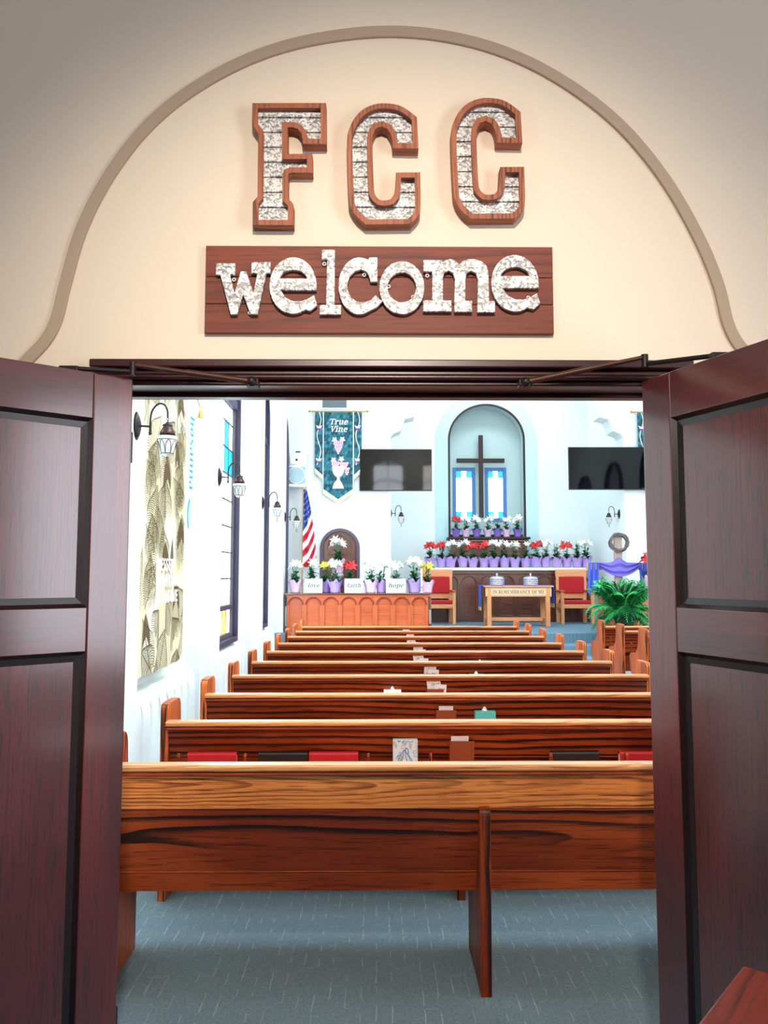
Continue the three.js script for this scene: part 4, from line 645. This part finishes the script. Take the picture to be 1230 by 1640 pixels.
{ // altar cabinet
  const t = thing('altar_cabinet', 'dark wood altar cabinet with arched panels under the long row of lilies', 'cabinet', [1.03, .54, -17.62]);
  part('body', grain(bx(.02, 3.88, 0, 1.15, -.5, -.04), 'x'), M.brown, t); arcade(t, .02, 3.88, 9, .1, 1.08, -.035, M.brown, M.brown, M.orange);
  part('plinth', grain(bx(0, 3.9, 0, .1, -.5, .0, .006), 'x', [0, .2]), M.brown, t); part('cornice', grain(bx(.0, 3.9, 1.08, 1.17, -.5, .02, .012), 'x', [0, .4]), M.brown, t);
  part('top_shelf', bx(-.02, 3.95, 1.17, 1.235, -.52, .06, .008), M.white, t);
  for (let k = 0; k < 10; k++) { const x = .02 + k * .4289; part('pilaster', grain(bx(x - .018, x + .018, .1, .84, -.012, .006, .006), 'y'), M.brown, t); }
}
{ // reredos mantel below the niche
  const t = thing('mantel', 'dark wood mantel below the niche carrying seven small pots', 'mantel', [2.73, .54, -18.98]);
  part('panel', grain(bx(-.93, .93, 0, 1.86, 0, .34, .01), 'x'), M.brown, t); part('shelf', grain(bx(-1.0, 1.0, 1.93, 1.985, 0, .44, .01), 'x'), M.crossWood, t); part('bed_moulding', grain(bx(-.96, .96, 1.86, 1.93, 0, .39, .02), 'x'), M.brown, t);
  part('raised_panel', grain(bx(-.8, .8, 1.3, 1.75, .335, .355, .008), 'x'), M.brown, t); part('back_rail', grain(bx(-.9, .9, 1.985, 2.06, .0, .05, .008), 'x'), M.black, t);
}
{ // cross in the niche
  const t = thing('wall_cross', 'slender dark wooden cross in front of the niche windows', 'cross', [2.655, 0, -19.36]);
  part('upright', grain(bx(-.055, .055, 3.05, 5.16, -.03, .03, .005), 'y'), M.crossWood, t); part('crossbar', grain(bx(-.62, .60, 4.45, 4.56, -.028, .034, .005), 'x'), M.crossWood, t); part('wall_bracket', [bx(-.03, .03, 4.6, 4.66, -.17, -.03), bx(-.03, .03, 3.6, 3.66, -.17, -.03)], M.iron, t);
}
// ------------------------------------------------------------------ chairs and table on the platform
{
  const t = thing('pulpit_chair', 'high-backed wooden armchair with red cushions at the left of the altar', 'chair', [1.365, .54, -17.03], 0, 'red cushioned armchairs beside the altar');
  const w = .33, m = M.pale;
  for (const s of [-1, 1]) { part('leg', grain(bx(s * w - .035, s * w + .035, 0, .72, .14, .21, .006), 'y'), m, t); part('leg', grain(bx(s * (w - .03) - .04, s * (w - .03) + .04, 0, 1.1, -.40, -.33, .006), 'y'), m, t); part('arm', grain(bx(s * w - .045, s * w + .045, .70, .735, -.36, .24, .01), 'z'), M.orange, t); part('side_rail', grain(bx(s * w - .02, s * w + .02, .34, .43, -.34, .15, .004), 'z'), m, t); }
  part('top_rail', grain(bx(-w - .02, w + .02, 1.03, 1.19, -.41, -.33, .008), 'x'), m, t); part('lower_rail', grain(bx(-w, w, .54, .66, -.40, -.34, .006), 'x'), m, t); part('back_cushion', bx(-w + .05, w - .05, .66, 1.03, -.345, -.29, .02), M.red, t);
  part('seat', grain(bx(-w, w, .34, .43, -.36, .2, .008), 'x'), m, t); part('seat_cushion', bx(-w + .03, w - .03, .43, .51, -.33, .2, .03), M.red, t);
  copy(t, [4.395, .54, -17.03], 0, 'high-backed wooden armchair with red cushions at the right of the altar');
}
{
  const tx = canvasTex(1024, 100, (c, w, h) => { c.fillStyle = '#e8c9a4'; c.fillRect(0, 0, w, h); c.strokeStyle = '#b08a66'; c.lineWidth = 5; c.strokeRect(8, 8, w - 16, h - 16); c.fillStyle = '#8a5a38'; c.font = 'bold 62px serif'; c.textAlign = 'center'; c.fillText('IN REMEMBRANCE OF ME', w / 2, 72); });
  const t = thing('communion_table', 'pale wooden communion table carved IN REMEMBRANCE OF ME', 'table', [2.95, .54, -16.0]);
  part('tabletop', grain(bx(-.73, .73, .815, .846, -.6, .03, .006), 'x'), M.pale, t); part('apron', grain(bx(-.69, .69, .62, .815, -.04, 0, .004), 'x'), M.pale, t); part('carved_words', new THREE.BoxGeometry(1.36, .17, .004).translate(0, .718, .002), std({ map: tx, roughness: .5 }), t);
  for (const s of [-1, 1]) for (const z of [[-.07, .005], [-.56, -.49]]) part('leg', grain(bx(s * .61 - .045, s * .61 + .045, 0, .815, z[0], z[1], .006), 'y'), M.pale, t);
  part('stretcher', grain(bx(-.56, .56, .10, .18, -.33, -.26, .006), 'x'), M.pale, t); for (const s of [-1, 1]) part('stretcher', grain(bx(s * .61 - .03, s * .61 + .03, .1, .17, -.5, -.06, .006), 'z'), M.pale, t); part('back_apron', grain(bx(-.66, .66, .66, .815, -.57, -.53), 'x'), M.pale, t);
  const r = thing('table_runner', 'blue-violet cloth with gold ends hanging over the communion table', 'cloth', [2.95, 1.386, -16.3]);
  part('cloth', [bx(-.76, .76, .001, .007, -.16, .16), bx(-.775, -.765, -.44, .007, -.18, .2, .004), bx(.765, .775, -.38, .007, -.18, .16, .004)], M.blueCloth, r); part('gold_end', [bx(-.777, -.763, -.52, -.44, -.18, .2, .004), bx(.763, .777, -.46, -.38, -.18, .16, .004)], M.goldCloth, r);
  const trays = (x, label) => { const c = thing('tray_stack', label, 'tray stack', [x, 1.394, -16.28], 0, 'silver tray stacks on the communion table'); for (let k = 0; k < 4; k++) part('tray', lathe([[.001, .0], [.14, .0], [.155, .012], [.155, .034], [.145, .036], [.14, .03], [.001, .03]], 28).translate(0, k * .038, 0), M.silver, c);
    const bits = []; for (let k = 0; k < 4; k++) for (let i = 0; i < 20; i++) { const a = i / 20 * 6.283; bits.push(new THREE.CylinderGeometry(.011, .009, .028, 8).translate(.147 * Math.cos(a), k * .038 + .02, .147 * Math.sin(a))); } const b = part('glass_ring', bits, M.silver, c); b.userData.kind = 'stuff';
    part('lid', lathe([[.15, .152], [.15, .16], [.11, .178], [.03, .19], [.001, .19]], 28), M.silver, c); part('knob', [rod([0, .19, 0], [0, .215, 0], .008), new THREE.SphereGeometry(.024, 14, 10).translate(0, .228, 0)], M.silver, c); };
  trays(2.55, 'stack of silver communion trays at the left of the table'); trays(3.26, 'stack of silver communion trays at the right of the table');
}
{ // flag
  const tx = canvasTex(512, 1024, (c, w, h) => { for (let i = 0; i < 9; i++) { c.fillStyle = i % 2 ? '#f4f4f6' : '#c8203a'; c.save(); c.translate(0, 380 + i * 92); c.transform(1, -.36, 0, 1, 0, 60); c.fillRect(0, 0, w, 93); c.restore(); } c.fillStyle = '#2a3f96'; c.beginPath(); c.moveTo(0, 0); c.lineTo(w, 0); c.lineTo(w, 330); c.lineTo(0, 560); c.fill(); c.fillStyle = '#f4f4ff'; const r = mulberry(8); for (let j = 0; j < 6; j++) for (let i = 0; i < 5; i++) { const x = 50 + i * 100 + (j % 2) * 50, y = 50 + j * 75 - i * 12; c.beginPath(); for (let k = 0; k < 10; k++) { const a = k * .628 - 1.57, q = k % 2 ? 9 : 23; c.lineTo(x + q * Math.cos(a), y + q * Math.sin(a)); } c.fill(); } });
  const t = thing('flag', 'stars and stripes flag hanging from a tall pole by the left lanterns', 'flag', [-1.535, .54, -15.95]);
  part('pole', rod([0, .08, 0], [0, 2.95, 0], .014), M.gold, t); part('finial', lathe([[.001, 3.08], [.018, 3.02], [.028, 2.98], [.012, 2.95], [.001, 2.94]], 12), M.gold, t); part('base', lathe([[.001, .08], [.05, .075], [.14, .02], [.15, 0], [.001, 0]], 24), M.gold, t);
  const N = 40, Q = 30, pos = [], uv = [], idx = []; for (let j = 0; j <= Q; j++) for (let i = 0; i <= N; i++) { const u = i / N, v = j / Q, wd = mix(.06, .34, Math.pow(v, .8)), y = 2.85 - v * 1.62 + u * .0 + (u > .5 ? (u - .5) * .42 * v : 0); pos.push(.01 + u * wd * (1 - .15 * v), y, .05 * Math.sin(u * 13 + v) * (.3 + .7 * v)); uv.push(u, 1 - v); }
  for (let j = 0; j < Q; j++) for (let i = 0; i < N; i++) { const a = j * (N + 1) + i; idx.push(a, a + N + 1, a + N + 2, a, a + N + 2, a + 1); }
  const g = new THREE.BufferGeometry(); g.setAttribute('position', new THREE.Float32BufferAttribute(pos, 3)); g.setAttribute('uv', new THREE.Float32BufferAttribute(uv, 2)); g.setIndex(idx); g.computeVertexNormals(); part('flag_cloth', g, std({ map: tx, roughness: .85, side: THREE.DoubleSide }), t);
}
// ------------------------------------------------------------------ potted lilies
function petalFlower(n, len, open) {                                          // opens along +y
  const pos = [], idx = []; for (let p = 0; p < n; p++) { const a = p / n * 6.283, b0 = pos.length / 3; for (let i = 0; i <= 4; i++) { const u = i / 4, r = .012 + open * u * u * len, y = len * (u - .35 * u * u * u), w = .26 * len * Math.sin(Math.PI * (.15 + .85 * u)) + .003; for (const s of [-1, 1]) pos.push(r * Math.cos(a) - s * w * Math.sin(a), y, r * Math.sin(a) + s * w * Math.cos(a)); } for (let i = 0; i < 4; i++) { const k = b0 + i * 2; idx.push(k, k + 2, k + 1, k + 1, k + 2, k + 3); } }
  const g = new THREE.BufferGeometry(); g.setAttribute('position', new THREE.Float32BufferAttribute(pos, 3)); g.setIndex(idx); g.computeVertexNormals(); return g;
}
const flowerGeo = petalFlower(6, .1, .95);
function wrapGeo(seed, h = .2, r0 = .075, r1 = .125) {
  const r = mulberry(seed), ph = r() * 6, N = 48, Q = 8, pos = [], idx = []; for (let j = 0; j <= Q; j++) for (let i = 0; i <= N; i++) { const a = i / N * 6.2832, v = j / Q, wob = Math.sin(a * 5 + ph) * .5 + Math.sin(a * 9 + ph * 2) * .3; const rr = mix(r0, r1, v * v) * (1 + .12 * v * wob) + .004 * Math.sin(a * 16), y = v * h * (1 + (v > .7 ? .22 * wob * (v - .7) / .3 : 0)); pos.push(rr * Math.cos(a), y, rr * Math.sin(a)); }
  for (let j = 0; j < Q; j++) for (let i = 0; i < N; i++) { const a = j * (N + 1) + i; idx.push(a, a + N + 1, a + N + 2, a, a + N + 2, a + 1); }
  const base = b => { const c = pos.length / 3; pos.push(0, 0, 0); for (let i = 0; i < N; i++) idx.push(c, i, i + 1); }; base();
  const g = new THREE.BufferGeometry(); g.setAttribute('position', new THREE.Float32BufferAttribute(pos, 3)); g.setIndex(idx); g.computeVertexNormals(); return g;
}
function leafBlade(len, w, droop) { const pos = [], idx = []; for (let i = 0; i <= 5; i++) { const u = i / 5, x = len * u * (1 - .15 * droop * u), y = len * (.75 * u - droop * u * u), ww = w * Math.sin(Math.PI * (.08 + .92 * u)); pos.push(x, y, -ww, x, y, ww); } for (let i = 0; i < 5; i++) { const k = 2 * i; idx.push(k, k + 1, k + 2, k + 1, k + 3, k + 2); } const g = new THREE.BufferGeometry(); g.setAttribute('position', new THREE.Float32BufferAttribute(pos, 3)); g.setIndex(idx); g.computeVertexNormals(); return g; }
function lilyProto(wrap, petal, seed, { H = .3, nf = 5, nl = 84, spread = .13, wh = .2 } = {}) {
  const r = mulberry(seed), t = new THREE.Group(); t.name = 'potted_lily'; t.userData.category = 'potted plant';
  part('foil_wrap', wrapGeo(seed, wh), wrap, t);
  const lv = []; for (let i = 0; i < nl; i++) { const y = wh * .8 + r() * r() * (H - .06), g = leafBlade(.09 + r() * .065, .015 + r() * .011, .35 + r() * .5); g.rotateY(r() * 6.283); g.translate((r() - .5) * spread * .5, y, (r() - .5) * spread * .5); lv.push(g); }
  for (let i = 0; i < 4; i++) lv.push(rod([(r() - .5) * .03, wh * .6, (r() - .5) * .03], [(r() - .5) * spread * .8, wh + H * .85, (r() - .5) * spread * .8], .005, .004, 5));
  part('foliage', lv, M.leaf, t);
  for (let i = 0; i < nf; i++) { const a = i / nf * 6.283 + r() * .7, tilt = .75 + r() * .6, f = part('flower', flowerGeo, petal, t); f.rotation.order = 'YXZ'; f.rotation.set(tilt, a, 0); f.position.set(Math.sin(a) * spread * .45, wh + H * (.72 + .28 * r()), Math.cos(a) * spread * .45); f.scale.setScalar(.65 + r() * .35); }
  return t;
}
const Pr = {}; function lily(wrap, kind, v) { const k = wrap + kind + v; return Pr[k] || (Pr[k] = lilyProto(M[wrap], { white: M.petalWhite, red: M.petalRed, yellow: M.petalYellow }[kind] || M.petalWhite, 900 + Object.keys(Pr).length * 17, kind === 'leafy' ? { nf: 1, H: .34, nl: 96 } : kind === 'red' ? { nf: 7, H: .27, spread: .12 } : { nf: 5, H: .28 })); }
const WN = { foilPurple: 'lavender', foilViolet: 'violet', foilPink: 'pale pink' };
function put(wrap, kind, v, pos, s, label, group) { const c = copy(lily(wrap, kind, v), pos, (v + 1) * 1.7 + pos[0] * 3, label, group); c.scale.setScalar(s); c.userData.category = 'potted plant'; return c; }
{ // altar row
  const row = [[689, 'red'], [707.5, 'red'], [722, 'white'], [742, 'white'], [757.5, 'red'], [776, 'red'], [791, 'white'], [809, 'white'], [825, 'white'], [843, 'leafy'], [859, 'red'], [875, 'white'], [892, 'leafy'], [909, 'red'], [925, 'leafy'], [940, 'white']];
  const ord = ['first', 'second', 'third', 'fourth', 'fifth', 'sixth', 'seventh', 'eighth', 'ninth', 'tenth', 'eleventh', 'twelfth', 'thirteenth', 'fourteenth', 'fifteenth', 'sixteenth'];
  row.forEach(([px, k], i) => put('foilPurple', k, i % 3, [(px - 603) * 17.72 / 1230, 1.775, -17.74 - (i % 2) * .06], 1.12 + (i % 4) * .03, (k === 'red' ? 'red-flowered' : k === 'white' ? 'white lily' : 'mostly leafy lily') + ' pot in lavender foil, ' + ord[i] + ' from the left on the altar shelf', 'foil-wrapped pots on the altar shelf'));
  const up = [[731, 'foilViolet', 'red'], [747, 'foilPink', 'white'], [764, 'foilViolet', 'white'], [782, 'foilPink', 'white'], [797.6, 'foilViolet', 'leafy'], [812, 'foilPink', 'white'], [829.8, 'foilViolet', 'white']];
  up.forEach(([px, w, k], i) => put(w, k, i % 2, [(px - 603) * 18.72 / 1230, 2.525, -18.74], .98, (k === 'red' ? 'pink-flowered' : 'white lily') + ' pot in ' + WN[w] + ' foil, ' + ord[i] + ' from the left on the niche mantel', 'foil-wrapped pots on the niche mantel'));
  const RY = 1.27, X = (px, d) => (px - 603) * d / 1230;
  const rail = [[474, 14.62, 'foilPink', 'white', 1.15, 'white-flowered pot in pale pink foil at the left end of the rail'], [500, 14.78, 'foilPink', 'leafy', 1.2, 'leafy lily pot behind the sign reading love'], [537, 14.62, 'foilPurple', 'white', 1.15, 'white lily pot in lavender foil between the love and faith signs'], [522, 14.78, 'foilPurple', 'yellow', 1.15, 'yellow-flowered pot behind the love sign on the rail'], [560, 14.78, 'foilPurple', 'red', 1.15, 'red-flowered pot behind the sign reading faith'], [594, 14.62, 'foilPink', 'white', 1.2, 'white lily pot in pale pink foil right of the faith sign'], [611, 14.7, 'foilPurple', 'white', 1.12, 'white lily pot in lavender foil left of the hope sign'], [634, 14.8, 'foilPurple', 'white', 1.15, 'white lily pot behind the sign reading hope'], [663, 14.65, 'foilPurple', 'white', 1.25, 'white lily pot in lavender foil right of the hope sign'], [684, 14.65, 'foilPink', 'yellow', 1.1, 'yellow-green pot in pale pink foil at the right end of the rail']];
  rail.forEach(([px, d, w, k, s, label], i) => put(w, k, i % 2, [X(px, d), RY, -d], s, label, 'foil-wrapped pots on the left rail'));
  // tall lily raised on a stand behind the rail
  const st = thing('plant_stand', 'white pedestal behind the rail below the tall lily', 'stand', [X(541, 15.2), .54, -15.2]); part('column', lathe([[.001, 0], [.13, 0], [.13, .03], [.06, .08], [.055, 1.0], [.12, 1.06], [.12, 1.09], [.001, 1.09]], 20), M.white, st);
  put('foilPink', 'white', 0, [X(541, 15.2), 1.63, -15.2], 1.35, 'tall white lily in pale pink foil raised before the arched door', 'foil-wrapped pots on the left rail');
  put('foilPink', 'red', 1, [5.27, RY, -14.7], 1.5, 'red-flowered pot on the right rail beside the door edge', 'foil-wrapped pots on the right rail');
}
for (const [word, px0, px1] of [['love', 488, 517], ['faith', 552, 582], ['hope', 618, 650]]) {
  const tx = canvasTex(256, 192, (c, w, h) => { c.fillStyle = '#d2dbdb'; c.fillRect(0, 0, w, h); c.fillStyle = '#3c5458'; c.font = 'italic bold 84px serif'; c.textAlign = 'center'; c.fillText(word, w / 2, 118); c.fillRect(36, 100, 50, 3); c.fillRect(170, 100, 52, 3); });
  const d = 14.5, x0 = (px0 - 603) * d / 1230, x1 = (px1 - 603) * d / 1230, t = thing('word_sign', 'small white plaque lettered ' + word + ' among the lilies on the rail', 'sign', [(x0 + x1) / 2, 1.27, -d]);
  part('plaque', bx(-(x1 - x0) / 2, (x1 - x0) / 2, .0, .27, -.03, 0, .008), M.plaque, t); part('lettered_face', new THREE.BoxGeometry(x1 - x0 - .02, .25, .002).translate(0, .135, .001), std({ map: tx, roughness: .8 }), t);
}
{ const t = thing('candlestick', 'white candle on a slim holder at the right end of the rail', 'candle', [(675 - 603) * 14.5 / 1230, 1.27, -14.5]); part('holder', lathe([[.001, 0], [.05, 0], [.05, .012], [.014, .03], [.012, .1], [.022, .12], [.03, .135], [.001, .135]], 16), M.silver, t); part('candle', rod([0, .13, 0], [0, .46, 0], .016), M.paper, t); part('wick', rod([0, .46, 0], [0, .475, 0], .002), M.black, t); }

// ------------------------------------------------------------------ draped cross with wreath, fern
{
  const t = thing('draped_cross', 'rough wooden cross with a twig wreath at its top', 'cross', [4.74, .54, -15.05]);
  part('post', grain(bx(-.075, .075, 0, 1.83, -.04, .04, .012), 'y'), M.driftwood, t); part('beam', grain(bx(-.62, .66, 1.17, 1.29, -.035, .045, .012), 'x'), M.pale, t); part('foot', [grain(bx(-.4, .4, 0, .08, -.06, .06, .01), 'x'), grain(bx(-.05, .05, 0, .08, -.15, .15, .01), 'z')], M.driftwood, t);
  const w = []; const r = mulberry(6); for (let k = 0; k < 11; k++) { const R0 = .165 + (r() - .5) * .06, ph = r() * 6, pts = []; for (let i = 0; i < 16; i++) { const a = i / 16 * 6.283; pts.push([R0 * Math.cos(a) + (r() - .5) * .02, 1.70 + R0 * .98 * Math.sin(a) + (r() - .5) * .02, .075 + .03 * Math.sin(a * 3 + ph)]); } w.push(tube(pts, .011, 60, 6, true)); } part('wreath', w, M.twig, t);
  // purple cloth swagged over the beam
  const c = thing('purple_drape', 'purple cloth swagged over the arms of the draped cross', 'cloth', [4.74, 1.83, -15.05]);
  const N = 40, Q = 14; const surf = (f) => { const pos = [], idx = []; for (let j = 0; j <= Q; j++) for (let i = 0; i <= N; i++) pos.push(...f(i / N, j / Q)); for (let j = 0; j < Q; j++) for (let i = 0; i < N; i++) { const a = j * (N + 1) + i; idx.push(a, a + 1, a + N + 2, a, a + N + 2, a + N + 1); } const g = new THREE.BufferGeometry(); g.setAttribute('position', new THREE.Float32BufferAttribute(pos, 3)); g.setIndex(idx); g.computeVertexNormals(); return g; };
  part('swag', surf((u, v) => { const x = (u - .5) * .84, s = 1 - 4 * (u - .5) ** 2, top = .02 + .1 * Math.exp(-(((u - .5) / .12) ** 2)), bot = -.05 - .2 * s; return [x, mix(bot, top, v), .07 + .035 * Math.sin(v * 15 + s * 3) * (1 - v * .3) + .05 * s * (1 - v)]; }), M.purpleCloth, c);
  part('left_tail', surf((u, v) => [-.60 + u * .2 - .03 * (1 - v), mix(-.55 - .06 * Math.sin(u * 9), .02, v), .07 + .03 * Math.sin(u * 14)]), M.blueCloth, c); part('right_tail', surf((u, v) => [.38 + u * .22 + .03 * (1 - v), mix(-.48 - .06 * Math.sin(u * 8), .02, v), .07 + .03 * Math.sin(u * 14)]), M.blueCloth, c);
}
{
  const t = thing('potted_fern', 'large green fern on a stand in front of the draped cross', 'potted plant', [4.42, 0, -13.75]);
  part('pot', lathe([[.001, .55], [.13, .55], [.18, .86], [.195, .86], [.195, .89], [.17, .89], [.16, .85], [.001, .85]], 24), M.terracotta, t); part('stand', [rod([0, 0, 0], [0, .55, 0], .05, .04), bx(-.2, .2, 0, .03, -.2, .2, .01), bx(-.17, .17, .53, .55, -.17, .17, .006)], M.brown, t);
  const frond = (seed, len, rise, drop) => { const r = mulberry(seed), pos = [], idx = [], C = (u) => [len * u * (1 - .12 * u), rise * u * 1.6 - (drop + rise * .6) * u * u * 1.0]; const n = 19;
    for (let i = 1; i <= n; i++) { const u = i / n, [x, y] = C(u), l = .155 * Math.sin(Math.PI * Math.min(1, .12 + .86 * u)) * (1.0), w = .027; for (const s of [-1, 1]) { const b = pos.length / 3, fx = .35 + r() * .2; pos.push(x - w, y, 0, x + w, y, 0, x + l * fx + w * .9, y - l * .12, s * l * .6, x + l * fx - w * .7, y - l * .1, s * l * .55, x + l * fx * 1.5, y - l * .42, s * l); idx.push(b, b + 1, b + 2, b, b + 2, b + 3, b + 3, b + 2, b + 4); } }
    for (let i = 0; i < 10; i++) { const [x0, y0] = C(i / 10), [x1, y1] = C((i + 1) / 10), b = pos.length / 3; pos.push(x0, y0, -.004, x0, y0, .004, x1, y1, -.004, x1, y1, .004); idx.push(b, b + 1, b + 2, b + 1, b + 3, b + 2); }
    const g = new THREE.BufferGeometry(); g.setAttribute('position', new THREE.Float32BufferAttribute(pos, 3)); g.setIndex(idx); g.computeVertexNormals(); return g; };
  const fr = [frond(1, .70, .70, .30), frond(2, .60, .72, .2), frond(3, .74, .40, .5), frond(4, .5, .72, .16), frond(5, .66, .16, .55), frond(6, .38, .72, .1)], r = mulberry(91);
  for (let i = 0; i < 150; i++) { const k = i % 6, f = part('frond', fr[k], r() < .6 ? M.fern : M.fernDark, t); f.position.set((r() - .5) * .14, .88 + r() * .1, (r() - .5) * .14); f.rotation.order = 'YXZ'; f.rotation.set((r() - .5) * .5, i * 2.399 + r() * .4, (r() - .5) * .2); f.scale.setScalar(.75 + r() * .3); }
}
// ------------------------------------------------------------------ small table at the lower right
{
  const t = thing('side_table', 'reddish wooden table whose corner shows at the lower right', 'table', [.816, 0, -1.776], 0);
  // local x to the right along the far edge, z towards the viewer
  t.rotation.y = -.72;
  part('tabletop', grain(bx(0, .5, .725, .755, 0, .6, .006), 'z'), M.redwood, t); part('apron', grain(bx(.03, .47, .64, .725, .03, .57, .003), 'z'), M.redwood, t);
  for (const x of [.03, .43]) for (const z of [.03, .53]) part('leg', grain(bx(x, x + .04, 0, .64, z, z + .04, .004), 'y'), M.redwood, t);
}
renderer.render(scene, camera);
